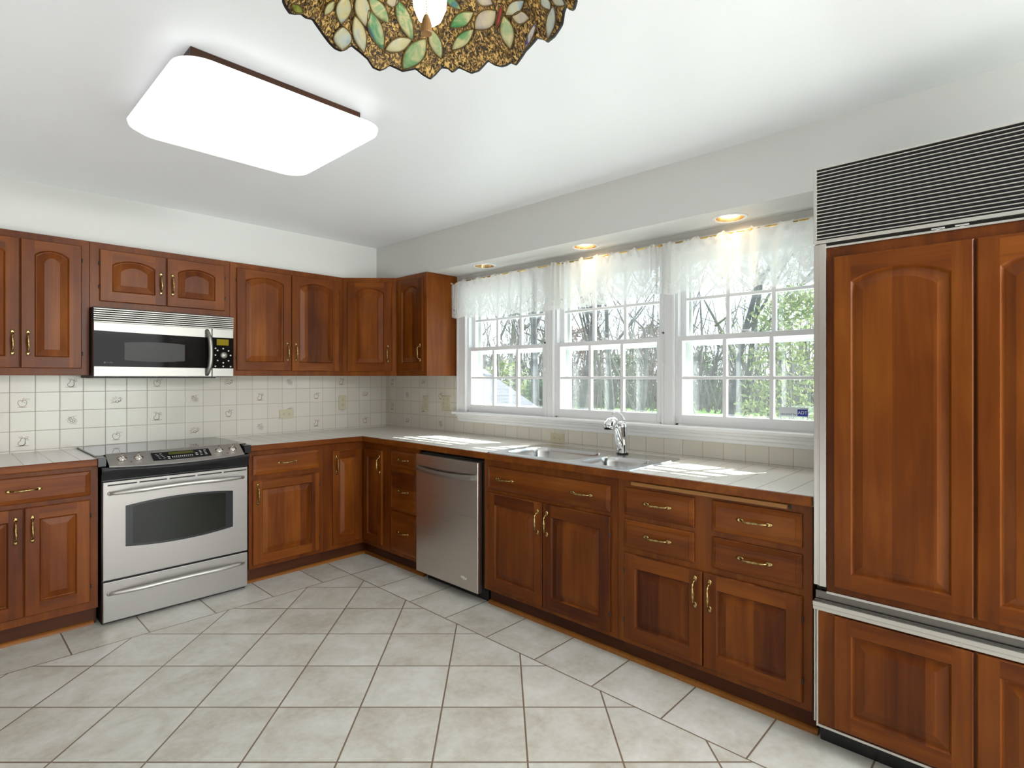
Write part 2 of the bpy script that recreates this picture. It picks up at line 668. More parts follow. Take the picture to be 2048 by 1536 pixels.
def soffit():
    bm = bmesh.new()
    zs = ZS

    def quad(*p):
        bm.faces.new([bm.verts.new(q) for q in p])
    quad((XL, -DS, ZC), (-DS, -DS, ZC), (-DS, -DS, zs), (XL, -DS, zs))
    quad((-DS, -DS, ZC), (-DS, YF, ZC), (-DS, YF, zs), (-DS, -DS, zs))
    quad((XL, -DS, zs), (-DS, -DS, zs), (-DS, 0, zs), (XL, 0, zs))
    quad((-DS, 0, zs), (-DS, -1.0, zs), (0, -1.0, zs), (0, 0, zs))
    quad((-DS, -3.6, zs), (-DS, YF, zs), (0, YF, zs), (0, -3.6, zs))
    edges = []
    ring = [bm.verts.new(p) for p in ((-DS, -1.0, zs), (-DS, -3.6, zs), (0, -3.6, zs), (0, -1.0, zs))]
    edges += [bm.edges.new((ring[i], ring[(i + 1) % 4])) for i in range(4)]
    for cx, cy in LAMPS:
        c = [bm.verts.new((cx + HOLE_R * math.cos(2 * math.pi * k / 32), cy + HOLE_R * math.sin(2 * math.pi * k / 32), zs)) for k in range(32)]
        edges += [bm.edges.new((c[i], c[(i + 1) % 32])) for i in range(32)]
    bmesh.ops.triangle_fill(bm, use_beauty=True, edges=edges, normal=(0, 0, -1))
    me = bpy.data.meshes.new('ceiling_soffit')
    bm.to_mesh(me)
    bm.free()
    me.materials.append(M_WALL)
    o = bpy.data.objects.new('ceiling_soffit', me)
    COL.objects.link(o)
    return struct(o)


soffit()

# oak quarter round along the toe kicks
QD = 0.575


def quarter(name, p0, p1, outward):
    b = MB()
    p0, p1, ow = Vector(p0), Vector(p1), Vector(outward)
    prof = [(0, 0), (0.019, 0), (0.0175, 0.007), (0.0135, 0.0135), (0.007, 0.0175), (0, 0.019)]
    ls = []
    for p in (p0, p1):
        ls.append([p + ow * (a - 0.019) + Vector((0, 0, z)) for a, z in prof])
    b.loops(ls, 0, False, True, True)
    return struct(b.build(name, W_TRIM))


quarter('baseboard_back', (XL, -QD, 0), (-2.262, -QD, 0), (0, -1, 0))
quarter('baseboard_back_corner', (-1.455, -QD, 0), (-QD + 0.019, -QD, 0), (0, -1, 0))
quarter('baseboard_right_corner', (-QD, -QD + 0.019, 0), (-QD, -1.31, 0), (-1, 0, 0))
quarter('baseboard_right', (-QD, -1.94, 0), (-QD, -3.728, 0), (-1, 0, 0))

# ------------------------------------------------------------------ window trim
def moulding(name, prof, y0, y1, m=M_WHITE):
    """profile in (x,z) swept along y"""
    b = MB()
    b.loops([[(x, y0, z) for x, z in prof], [(x, y1, z) for x, z in prof]], 0, False, True, True)
    return struct(b.build(name, m, bevel=0.0015))


YR = -3.78
moulding('trim_1', [(0.0, 1.090), (-0.050, 1.090), (-0.056, 1.085), (-0.056, 1.073), (-0.048, 1.068), (0.0, 1.068)], -0.988, YR)   # stool
moulding('trim_2', [(0.0, 1.068), (-0.030, 1.068), (-0.028, 1.054), (-0.020, 1.050), (-0.018, 1.034), (-0.012, 1.030), (-0.010, 1.012), (0.0, 1.008)], -1.012, YR)  # apron


def casing(name, y0, y1, z0, z1):
    b = MB()
    w = y0 - y1
    s = min(0.02, w * 0.22)
    b.box(-0.018, y0, z0, 0.0, y1, z1)
    b.box(-0.024, y0 - 0.004, z0, -0.018, y0 - s, z1)
    b.box(-0.024, y1 + 0.004, z0, -0.018, y1 + s, z1)
    return struct(b.build(name, M_WHITE, bevel=0.0015))


casing('trim_3', -1.008, -1.118, 1.09, 2.10)
casing('trim_4', -1.918, -1.995, 1.09, 2.06)
casing('trim_5', -2.780, -2.860, 1.09, 2.06)
casing('trim_6', -3.645, -3.735, 1.09, 2.10)
struct(MB().box(-0.018, -1.118, 2.045, 0.0, -3.645, 2.115).build('trim_7', M_WHITE))
# solid mullion posts between the three windows and inner sill
struct(MB().box(0.0, -1.918, 1.075, 0.12, -1.995, 2.06).build('trim_8', M_WHITE))
struct(MB().box(0.0, -2.780, 1.075, 0.12, -2.860, 2.06).build('trim_9', M_WHITE))


def sash(mb, x0, x1, ya, yb, za, zb, stile, rail_b, rail_t, mx0, mx1, cols=3, rows=2, mw=0.020):
    """frame in y,z between x0 and x1; muntins between mx0 and mx1"""
    mb.box(x0, ya, za, x1, ya - stile, zb)
    mb.box(x0, yb + stile, za, x1, yb, zb)
    mb.box(x0, ya - stile, za, x1, yb + stile, za + rail_b)
    mb.box(x0, ya - stile, zb - rail_t, x1, yb + stile, zb)
    gy0, gy1 = ya - stile, yb + stile
    gz0, gz1 = za + rail_b, zb - rail_t
    for i in range(1, cols):
        y = gy0 + (gy1 - gy0) * i / cols
        mb.box(mx0, y - mw / 2, gz0, mx1, y + mw / 2, gz1)
    for j in range(1, rows):
        z = gz0 + (gz1 - gz0) * j / rows
        mb.box(mx0 + 0.001, gy0, z - mw * 0.42, mx1 - 0.001, gy1, z + mw * 0.42)
    return (gy0, gy1, gz0, gz1)


def make_window(name, ya, yb, label):
    w = thing(name, label, None, (0, ya, 1.075), 0, None, 'structure')
    O = Vector((0, -ya, -1.075))

    def part(nm, mb, m, parent=w, bevel=0.0):
        o = mb.build(nm, m, parent, bevel)
        if parent is w:
            o.location = O
        return o
    # jamb liners, head, sill
    f = MB()
    f.box(0.0, ya, 1.075, 0.12, ya - 0.014, 2.06)
    f.box(0.0, yb + 0.014, 1.075, 0.12, yb, 2.06)
    f.box(0.0, ya, 2.046, 0.12, yb, 2.06)
    f.box(0.0, ya, 1.075, 0.14, yb, 1.098)
    f.box(0.036, ya - 0.014, 1.098, 0.040, ya - 0.024, 2.046)
    f.box(0.036, yb + 0.024, 1.098, 0.040, yb + 0.014, 2.046)
    part('frame', f, M_WHITE)
    lo = MB()
    g = sash(lo, 0.0, 0.034, ya - 0.014, yb + 0.014, 1.098, 1.586, 0.024, 0.050, 0.028, 0.004, 0.030)
    lower = part('lower_sash', lo, M_SASH, bevel=0.0018)
    MB().box(0.016, g[0] + 0.002, g[2] - 0.002, 0.018, g[1] - 0.002, g[3] + 0.002).build('pane', M_PANE, lower)
    yc = (ya + yb) / 2
    lk = MB()
    lk.box(0.004, yc + 0.026, 1.586, 0.030, yc - 0.026, 1.590)
    lk.lathe([(0.011, 0.0), (0.011, 0.008), (0.007, 0.012), (0.0, 0.012)], (0.016, yc, 1.590), 14)
    lk.tube([(0.012, yc, 1.599), (0.006, yc + 0.03, 1.600), (0.004, yc + 0.036, 1.600)], [0.005, 0.004, 0.003], 6)
    lk.build('sash_lock', M_WHITE, lower, 0.001)
    up = MB()
    g2 = sash(up, 0.040, 0.072, ya - 0.014, yb + 0.014, 1.558, 2.046, 0.030, 0.028, 0.045, 0.044, 0.068)
    upper = part('upper_sash', up, M_SASH, bevel=0.0018)
    MB().box(0.056, g2[0] + 0.002, g2[2] - 0.002, 0.058, g2[1] - 0.002, g2[3] + 0.002).build('pane', M_PANE, upper)
    st = MB()
    sash(st, 0.098, 0.118, ya - 0.014, yb + 0.014, 1.098, 2.046, 0.032, 0.030, 0.030, 0.1, 0.11, 1, 1)
    st.box(0.100, ya - 0.046, 1.535, 0.116, yb + 0.046, 1.570)
    storm = part('storm_frame', st, M_STORM, bevel=0.001)
    MB().box(0.107, ya - 0.046, 1.128, 0.109, yb + 0.046, 2.016).build('storm_pane', M_PANE, storm)
    return w


make_window('window_1', -1.118, -1.918, 'white double-hung six-over-six window nearest the corner cabinet')
make_window('window_2', -1.995, -2.780, 'white double-hung six-over-six window behind the faucet')
win3 = make_window('window_3', -2.860, -3.645, 'white double-hung six-over-six window beside the refrigerator')

# ------------------------------------------------------------------ backsplash tiles with fruit prints
def ribbon(mb, pts, w, to3, mi, closed=False, taper=False):
    n = len(pts)
    L, Rr = [], []
    for i, (a, b) in enumerate(pts):
        if closed:
            p, q = pts[(i - 1) % n], pts[(i + 1) % n]
        else:
            p, q = pts[max(i - 1, 0)], pts[min(i + 1, n - 1)]
        dx, dz = q[0] - p[0], q[1] - p[1]
        k = math.hypot(dx, dz) or 1
        ww = w * (0.35 + 0.65 * math.sin(math.pi * i / (n - 1))) if taper else w
        nx, nz = -dz / k * ww / 2, dx / k * ww / 2
        L.append((a + nx, b + nz))
        Rr.append((a - nx, b - nz))
    base = len(mb.v)
    mb.v += [to3(*p) for p in L] + [to3(*p) for p in Rr]
    for i in range(n if closed else n - 1):
        j = (i + 1) % n
        mb.face((base + i, base + j, base + n + j, base + n + i), mi)


def circ(cx, cz, r, a0=0, a1=360, n=14, rz=None):
    rz = rz or r
    return [(cx + r * math.cos(R(a0 + (a1 - a0) * k / n)), cz + rz * math.sin(R(a0 + (a1 - a0) * k / n))) for k in range(n + 1)]


def leaf(x0, z0, x1, z1, bulge):
    mx, mz = (x0 + x1) / 2, (z0 + z1) / 2
    dx, dz = x1 - x0, z1 - z0
    k = math.hypot(dx, dz)
    nx, nz = -dz / k, dx / k
    return [(x0, z0), (mx + nx * bulge * .8 - dx * .18, mz + nz * bulge * .8 - dz * .18), (mx + nx * bulge, mz + nz * bulge), (x1, z1),
            (mx - nx * bulge, mz - nz * bulge), (mx - nx * bulge * .8 - dx * .18, mz - nz * bulge * .8 - dz * .18)]


def motif(mb, kind, cx, cz, to3):
    T = lambda pts: [(cx + a, cz + b) for a, b in pts]
    w = 0.0030
    if kind == 'apple':
        ribbon(mb, T([(0, .009), (-.008, .014), (-.017, .011), (-.021, .001), (-.018, -.012), (-.011, -.022), (0, -.024), (.010, -.022), (.017, -.012), (.020, .001), (.016, .011), (.008, .014)]), w, to3, 1, True)
        ribbon(mb, T([(-.024, -.026), (-.008, -.0275), (.008, -.0275), (.022, -.026)]), w * 1.2, to3, 1, False, True)
        ribbon(mb, T([(0, .008), (.002, .018), (.008, .030)]), w, to3, 1, False, True)
        ribbon(mb, T(leaf(.006, .018, .036, .020, .004)), w * .7, to3, 2, True)
        ribbon(mb, T(circ(0, .009, .005, 200, 340)), w, to3, 1)
        ribbon(mb, T(circ(.010, -.001, .002)), w * .7, to3, 2)
    elif kind == 'pear':
        ribbon(mb, T([(-.006, .016), (-.009, .004), (-.019, -.006), (-.020, -.016), (-.010, -.024), (.002, -.024), (.012, -.016), (.012, -.004), (.012, .008), (.009, .018), (.002, .021)]), w, to3, 1, True)
        ribbon(mb, T([(-.016, -.019), (-.006, -.0245), (.006, -.022), (.012, -.012), (.011, .004)]), w * 1.5, to3, 1, False, True)
        ribbon(mb, T([(-.032, -.027), (-.010, -.0265), (.012, -.0265), (.030, -.025)]), w * 1.2, to3, 1, False, True)
        ribbon(mb, T(leaf(.002, .020, -.017, .026, .005)), w * .8, to3, 2, True)
        ribbon(mb, T(leaf(.008, .018, .027, .024, .005)), w * .8, to3, 2, True)
        ribbon(mb, T(leaf(.012, .014, .029, .008, .004)), w * .8, to3, 2, True)
    elif kind == 'grapes':
        for a, b in ((-.008, .008), (.004, .011), (.012, .002), (-.002, -.004), (-.012, -.008), (.009, -.010), (.019, -.006), (-.001, -.017), (.015, -.020)):
            ribbon(mb, T(circ(a, b, .0075)), w * .62, to3, 2)
        ribbon(mb, T([(-.030, .002), (-.014, .004), (-.006, .016), (.008, .020), (.026, .026)]), w * .9, to3, 2, False, True)
        ribbon(mb, T(leaf(-.006, .016, -.020, .012, .006)), w * .7, to3, 2, True)
    else:
        for a, b in ((-.010, -.004), (.004, -.006), (.016, .002)):
            ribbon(mb, T(circ(a, b, .0085, 180, 470)), w * .7, to3, 2)
            ribbon(mb, T(circ(a, b, .0085, 240, 380)), w * 1.7, to3, 1, False, True)
        for q in ((-.006, .010, -.022, .018), (.002, .010, -.004, .026), (.010, .012, .026, .020), (-.014, .002, -.032, .002), (.020, .012, .034, .008), (-.016, -.010, -.028, -.018)):
            ribbon(mb, T(leaf(*q, .0045)), w * .7, to3, 2, True)


def backsplash():
    b = MB()
    b.box(XL, -0.006, 0.80, 0.0, 0.0, ZS)
    eps = -0.0065
    kinds = {0: ('plum', 'apple'), 2: ('pear', 'grapes'), 4: ('apple', 'pear'), 6: ('grapes', 'apple')}
    seq = {0: {1: 'plum', 3: 'apple'}, 2: {0: 'pear', 2: 'grapes'}, 4: {1: 'apple', 3: 'pear'}, 6: {0: 'grapes', 2: 'apple'},
           8: {1: 'pear', 3: 'grapes'}, 10: {0: 'plum', 2: 'apple'}, 12: {1: 'grapes', 3: 'plum'}, 14: {0: 'apple', 2: 'pear'},
           16: {1: 'plum', 3: 'apple'}, 18: {0: 'pear', 2: 'grapes'}, 20: {1: 'apple', 3: 'pear'}, 22: {0: 'grapes', 2: 'plum'}, 24: {1: 'pear', 3: 'grapes'}}
    for col, rows in seq.items():
        cx = -0.1659 - PITCH * (col + 0.5)
        for r, k in rows.items():
            cz = 0.9237 + PITCH * (3 - r + 0.5) - 0.002
            motif(b, k, cx, cz, lambda a, z: (a, eps, z))
    o = b.build('tile_backsplash', [M_TILE_R, M_MOTIF, M_MOTIF2])
    tag(o, 'cream square wall tiles with sepia fruit prints behind the range', 'backsplash')
    b = MB()
    b.box(-0.006, -0.0062, 0.80, 0.0, -1.006, ZS)
    b.box(-0.006, -1.006, 0.80, 0.0, -3.76, 1.03)
    seq = {0: {0: 'apple', 2: 'pear'}, 2: {1: 'grapes', 3: 'plum'}, 4: {0: 'plum', 2: 'pear'}, 6: {1: 'apple', 3: 'grapes'}}
    for col, rows in seq.items():
        cy = -0.05 - PITCH * (col + 0.5)
        for r, k in rows.items():
            cz = 0.9237 + PITCH * (3 - r + 0.5) - 0.002
            motif(b, k, cy, cz, lambda a, z, cy=cy: (eps, 2 * cy - a, z))
    o = b.build('tile_backsplash', [M_TILE_W, M_MOTIF, M_MOTIF2])
    tag(o, 'cream square wall tiles with fruit prints running below the window sill', 'backsplash')


backsplash()

# ------------------------------------------------------------------ cabinet parts
def pull_mesh():
    """brass bail pull along z, standing out towards -y"""
    b = MB()
    for s in (-1, 1):
        zc = s * 0.052
        foot = []
        for k in range(14):
            t = 2 * math.pi * k / 14
            foot.append((0.0085 * math.cos(t), zc + s * 0.004 + 0.015 * math.sin(t)))
        b.loops([[(x, 0, z) for x, z in foot], [(x, -0.003, z) for x, z in foot],
                 [(x * .6, -0.0055, zc + (z - zc) * .6) for x, z in foot]], 0, True, False, True)
    pts, rad = [], []
    for k in range(21):
        t = k / 20
        z = -0.052 + 0.104 * t
        bow = min(1.0, math.sin(math.pi * t) * 1.9)
        y = -0.004 - 0.021 * bow ** 0.8
        pts.append((0.0012 * math.sin(2 * math.pi * t), y, z))
        c = abs(t - 0.5) * 2
        rad.append(0.0032 + 0.0026 * max(0, 1 - (c / 0.62) ** 2) + (0.0022 if c > 0.93 else 0.0) + 0.0012 * math.exp(-((c - 0.68) / 0.05) ** 2))
    b.tube(pts, rad, 10)
    return b.mesh('handle', M_BRASS)


PULL = pull_mesh()


def raised_panel(w, h, arch=0.0, stile=0.057, rail_b=0.062, rail_t=0.081, t=0.013, bev=0.030, stile_r=None):
    """panel door; lower-left-front-frame corner at origin, thickness towards -y"""
    b = MB()
    NA = 16 if arch else 1
    sr = stile_r or stile
    c = 0.004
    x0, x1 = stile, w - sr
    z0, zs = rail_b, h - rail_t

    def outer(d, y):
        pts = [(d, y, d), (w - d, y, d)]
        for k in range(NA + 1):
            f = k / NA
            x = x1 + (x0 - x1) * f
            if k == 0:
                x = w - d
            if k == NA:
                x = d
            pts.append((x, y, h - d))
        return pts

    def inner(d, y):
        xa, xb = x0 + d, x1 - d
        pts = [(xa, y, z0 + d), (xb, y, z0 + d)]
        for k in range(NA + 1):
            f = k / NA
            x = xb + (xa - xb) * f
            z = zs - d + arch * (1 - (2 * f - 1) ** 2) ** 0.85
            pts.append((x, y, z))
        return pts
    b.loops([outer(0, 0), outer(0, -t + c), outer(c, -t)], 0)
    # face frame: stiles run full height, rails between
    c0 = outer(c, -t)
    i0 = inner(0, -t)
    base = len(b.v)
    # left stile
    for q in ([(c, -t, c), (x0, -t, c), (x0, -t, h - c), (c, -t, h - c)], [(x1, -t, c), (w - c, -t, c), (w - c, -t, h - c), (x1, -t, h - c)]):
        k = len(b.v)
        b.v += q
        b.face((k, k + 1, k + 2, k + 3), 0)
    k = len(b.v)
    b.v += [(x0, -t, c), (x1, -t, c), (x1, -t, z0), (x0, -t, z0)]
    b.face((k, k + 1, k + 2, k + 3), 1)
    top = inner(0, -t)[2:]
    for a, bb in zip(top[:-1], top[1:]):
        k = len(b.v)
        b.v += [a, bb, (bb[0], -t, h - c), (a[0], -t, h - c)]
        b.face((k, k + 1, k + 2, k + 3), 1)
    b.loops([inner(0, -t), inner(0.004, -t + 0.005), inner(0.007, -t + 0.010), inner(0.010, -t + 0.0105), inner(0.010 + bev, -t + 0.002), inner(0.012 + bev, -t + 0.001)], 0, False, False, True)
    return b


def slab_front(w, h, t=0.013, edge=0.020):
    """drawer front: flat field with wide bevelled edge"""
    b = MB()

    def rect(d, y):
        return [(d, y, d), (w - d, y, d), (w - d, y, h - d), (d, y, h - d)]
    b.loops([rect(0, 0), rect(0, -t + 0.006), rect(0.004, -t + 0.003), rect(edge, -t - 0.001), rect(edge + 0.002, -t + 0.0005), rect(edge + 0.004, -t)], 0, False, False, True)
    return b


def hinge(parent, x, z):
    MB().lathe([(0.0, -0.012), (0.004, -0.010), (0.004, 0.010), (0.0, 0.012)], (x, -0.010, z), 8).build('hinge', M_DARK, parent)


def door(parent, x0, x1, z0, z1, y, hand, arch=0.0, hz=None, rail_t=0.081, rail_b=0.062, stile=0.057, hx=0.030, name='door', hinges=True, grip=True):
    """hand: 'l'/'r' side on which the pull sits"""
    w, h = x1 - x0, z1 - z0
    o = raised_panel(w, h, arch, stile, rail_b, rail_t).build(name, [W_V, W_H], parent, 0, (x0, y, z0))
    if grip:
        inst('handle', PULL, o, ((w - hx) if hand == 'r' else hx, -0.013, hz - z0))
    if hinges:
        xx = -0.001 if hand == 'r' else w + 0.001
        for zz in (0.085, h - 0.085):
            hinge(o, xx, zz)
    return o


def drawer(parent, x0, x1, z0, z1, y, pulls=(0.5,), name='drawer', grip=True):
    w, h = x1 - x0, z1 - z0
    o = slab_front(w, h).build(name, [W_H], parent, 0, (x0, y, z0))
    if grip:
        for f in pulls:
            inst('handle', PULL, o, (w * f, -0.013, h * 0.52), (0, R(90), 0))
    return o


ROT_W = R(-90)
GROUP_U = 'cherry wall cabinets along the kitchen corner'
GROUP_B = 'cherry base cabinets under the tile counters'
ZU = 1.3675
DU = 0.307


def carcass_upper(name, label, loc, rot, w, z1, group=GROUP_U):
    t = thing(name, label, 'cabinet', loc, rot, group)
    MB().box(0.0006, -DU, 0, w - 0.0006, -0.0065, z1 - loc[2]).build('carcass', W_F, t, 0.0015)
    return t


a0 = -2.848
t = carcass_upper('wall_cabinet', 'tall two-door wall cabinet left of the microwave', (a0, 0, ZU), 0, -2.238 - a0, ZS)
door(t, 0.033, -2.5455 - a0, 1.407 - ZU, 2.116 - ZU, -DU, 'r', 0.030, 1.545 - ZU)
door(t, -2.5415 - a0, -2.276 - a0, 1.407 - ZU, 2.116 - ZU, -DU, 'l', 0.030, 1.545 - ZU)

b0, zb = -2.238, 1.766
t = carcass_upper('wall_cabinet', 'short two-door wall cabinet directly above the microwave', (b0, 0, zb), 0, 0.775, ZS)
door(t, -2.191 - b0, -1.848 - b0, 1.808 - zb, 2.116 - zb, -DU, 'r', 0.032, 1.945 - zb, 0.085, 0.060, 0.060)
door(t, -1.843 - b0, -1.498 - b0, 1.808 - zb, 2.116 - zb, -DU, 'l', 0.032, 1.945 - zb, 0.085, 0.060, 0.060)

c0 = -1.463
t = carcass_upper('wall_cabinet', 'wide two-door wall cabinet right of the microwave', (c0, 0, ZU), 0, -0.6105 - c0, ZS)
door(t, -1.421 - c0, -1.0345 - c0, 1.404 - ZU, 2.116 - ZU, -DU, 'r', 0.034, 1.545 - ZU)
door(t, -1.0305 - c0, -0.646 - c0, 1.404 - ZU, 2.116 - ZU, -DU, 'l', 0.034, 1.545 - ZU)

t = thing('corner_wall_cabinet', 'single-door wall cabinet set diagonally across the corner', 'cabinet', (0, 0, ZU), 0, GROUP_U)
MB().prism([(-0.610, -0.0065), (-0.610, -DU), (-DU, -0.610), (-0.0065, -0.610), (-0.0065, -0.0065)], 0, ZS - ZU).build('carcass', W_F, t, 0.0015)
dg = bpy.data.objects.new('door', raised_panel(0.352, 0.713, 0.034, 0.060, 0.062, 0.085).mesh('door', [W_V, W_H]))
COL.objects.link(dg)
dg.parent = t
u45 = Vector((1, -1, 0)).normalized()
dg.location = Vector((-0.610, -DU, 1.404 - ZU)) + u45 * 0.039
dg.rotation_euler = (0, 0, R(-45))
inst('handle', PULL, dg, (0.352 - 0.030, -0.013, 0.141))
hinge(dg, -0.001, 0.085)
hinge(dg, -0.001, 0.63)

t = carcass_upper('wall_cabinet', 'narrow one-door wall cabinet beside the window', (0, -0.6105, ZU), ROT_W, 0.391, ZS)
door(t, 0.026, 0.352, 1.404 - ZU, 2.116 - ZU, -DU, 'r', 0.034, 1.545 - ZU, 0.085)

# ---- base cabinets
DB = 0.61
ZT = 0.876


def carcass_base(name, label, loc, rot, w, toe=True):
    t = thing(name, label, 'cabinet', loc, rot, GROUP_B)
    b = MB()
    b.box(0.0006, -DB, 0.10, w - 0.0006, -DB + 0.02, ZT)
    b.box(0.0006, -DB + 0.02, 0.10, 0.018, -0.008, 0.70)
    b.box(w - 0.018, -DB + 0.02, 0.10, w - 0.0006, -0.008, 0.70)
    b.box(0.018, -DB + 0.02, 0.10, w - 0.018, -0.008, 0.118)
    b.box(0.018, -0.02, 0.118, w - 0.018, -0.008, ZT)
    b.build('carcass', W_F, t, 0.0015)
    if toe:
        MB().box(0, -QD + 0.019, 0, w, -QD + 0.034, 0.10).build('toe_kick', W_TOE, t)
    return t


YB = -DB
l0 = -2.860
t = carcass_base('base_cabinet', 'two-door base cabinet with one drawer, left of the range', (l0, 0, 0), 0, -2.249 - l0)
drawer(t, -2.825 - l0, -2.284 - l0, 0.717, 0.850, YB)
door(t, -2.825 - l0, -2.5565 - l0, 0.142, 0.694, YB, 'r', 0, 0.585, 0.062)
door(t, -2.5525 - l0, -2.285 - l0, 0.142, 0.694, YB, 'l', 0, 0.585, 0.062)

m0 = -1.455
t = carcass_base('base_cabinet', 'one-door base cabinet with one drawer, right of the range', (m0, 0, 0), 0, -0.933 - m0)
drawer(t, -1.431 - m0, -0.970 - m0, 0.711, 0.843, YB)
door(t, -1.431 - m0, -0.970 - m0, 0.125, 0.680, YB, 'l', 0, 0.590, 0.062)

# corner carousel cabinet
t = thing('corner_base_cabinet', 'inside-corner base cabinet with two narrow folding doors', 'cabinet', (0, 0, 0), 0, GROUP_B)
b = MB()
b.box(-0.9324, -DB, 0.10, -0.59, -DB + 0.02, ZT)
b.box(-DB, -0.9554, 0.10, -DB + 0.02, -DB, ZT)
b.box(-0.9324, -DB + 0.02, 0.10, -0.915, -0.008, ZT)
b.box(-DB + 0.02, -0.9554, 0.10, -0.008, -0.938, ZT)
b.build('carcass', W_F, t, 0.0015)
b = MB()
b.box(-0.933, -QD + 0.019, 0, -QD + 0.019, -QD + 0.034, 0.10)
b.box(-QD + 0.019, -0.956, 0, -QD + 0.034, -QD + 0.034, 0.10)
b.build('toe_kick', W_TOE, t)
o = raised_panel(0.234, 0.687, 0, 0.050, 0.055, 0.055).build('door', [W_V, W_H], t, 0, (-0.866, YB, 0.133))
inst('handle', PULL, o, (0.028, -0.013, 0.585))
o = raised_panel(0.246, 0.687, 0, 0.050, 0.055, 0.055).build('door', [W_V, W_H], t, 0, (-DB, -0.633, 0.133), (0, 0, ROT_W))
inst('handle', PULL, o, (0.218, -0.013, 0.585))

# window-side base cabinets: local x runs away from the corner
def wy(y, y0):
    return y0 - y


y0 = -0.956
t = carcass_base('drawer_cabinet', 'narrow three-drawer base cabinet left of the dishwasher', (0, y0, 0), ROT_W, 1.311 - 0.956)
for z0_, z1_ in ((0.718, 0.838), (0.421, 0.690), (0.130, 0.404)):
    drawer(t, wy(-0.986, y0), wy(-1.286, y0), z0_, z1_, YB)

y0 = -1.945
t = carcass_base('sink_base_cabinet', 'two-door base cabinet below the sink, with two pulls on its top panel', (0, y0, 0), ROT_W, 2.873 - 1.945)
drawer(t, wy(-1.985, y0), wy(-2.833, y0), 0.700, 0.832, YB, (0.165, 0.80), 'false_drawer_front')
door(t, wy(-1.985, y0), wy(-2.4035, y0), 0.122, 0.680, YB, 'r', 0, 0.575, 0.065)
door(t, wy(-2.4085, y0), wy(-2.833, y0), 0.122, 0.680, YB, 'l', 0, 0.575, 0.065)

y0 = -2.873
t = carcass_base('base_cabinet', 'wide base cabinet with four drawers over two doors, beside the refrigerator', (0, y0, 0), ROT_W, 3.722 - 2.873)
drawer(t, wy(-2.912, y0), wy(-3.258, y0), 0.708, 0.836, YB)
drawer(t, wy(-2.912, y0), wy(-3.258, y0), 0.556, 0.685, YB)
drawer(t, wy(-3.338, y0), wy(-3.687, y0), 0.710, 0.839, YB)
drawer(t, wy(-3.338, y0), wy(-3.687, y0), 0.555, 0.685, YB)
door(t, wy(-2.912, y0), wy(-3.2955, y0), 0.125, 0.527, YB, 'r', 0, 0.435, 0.062)
door(t, wy(-3.3005, y0), wy(-3.688, y0), 0.125, 0.527, YB, 'l', 0, 0.435, 0.062)
MB().box(wy(-2.95, y0), -0.624, 0.850, wy(-3.635, y0), -0.30, 0.867).build('pull_out_board', W_LIGHT, t, 0.002)
MB().box(wy(-3.637, y0), -0.6105, 0.850, wy(-3.648, y0), -0.60, 0.867).build('board_slot', M_DARK, t)

# ------------------------------------------------------------------ counters
CT = 0.914
EF = 0.646
t = thing('countertop', 'cream tile countertop with wood edge, left of the range', 'countertop', (-2.60, 0, ZT))
ox, oz = 2.60, -ZT
MB().box(XL + ox, -EF + 0.016, 0.0, -2.256 + ox, -0.0065, CT - ZT).build('tile_top', M_COUNT_R, t, 0.001)
MB().box(XL + ox, -EF, 0.0, -2.256 + ox, -EF + 0.0158, CT - ZT - 0.0005).build('wood_edge', W_H, t, 0.004)

t = thing('countertop', 'L-shaped cream tile countertop with wood edge around the sink', 'countertop', (0, 0, ZT))
H = CT - ZT
b = MB()
b.box(-1.466, -EF + 0.016, 0, -EF + 0.016, -0.0065, H)
b.build('tile_top', M_COUNT_R, t)
b = MB()
xe = -EF + 0.016
SX0, SX1, SY0, SY1 = -0.612, -0.130, -2.02, -2.915
b.box(xe, SY0, 0, -0.0065, -0.0065, H)
b.box(xe, SY1, 0, SX0, SY0, H)
b.box(SX1, SY1, 0, -0.0065, SY0, H)
b.box(xe, -3.728, 0, -0.0065, SY1, H)
b.build('tile_top', M_COUNT_W, t)
b = MB()
b.prism([(-1.466, -EF), (-EF, -EF), (-EF, -3.728), (-EF + 0.0158, -3.728), (-EF + 0.0158, -EF + 0.0158), (-1.466, -EF + 0.0158)], 0, H - 0.0005)
b.build('wood_edge', W_H, t, 0.004)

# ------------------------------------------------------------------ sink
def rrect(x0, y0, x1, y1, r, z, n=6):
    pts = []
    for cx, cy, a in ((x1 - r, y1 - r, 0), (x0 + r, y1 - r, 90), (x0 + r, y0 + r, 180), (x1 - r, y0 + r, 270)):
        for k in range(n + 1):
            t_ = R(a + 90 * k / n)
            pts.append((cx + r * math.cos(t_), cy + r * math.sin(t_), z))
    return pts


sink = thing('kitchen_sink', 'stainless steel sink with one large and one small bowl', 'sink', (-0.37, -2.46, CT))
sx, sy = 0.37, 2.46
BOWLS = [(-0.585, -2.555, -0.225, -2.055, 0.085, 0.19), (-0.585, -2.895, -0.290, -2.600, 0.07, 0.15)]


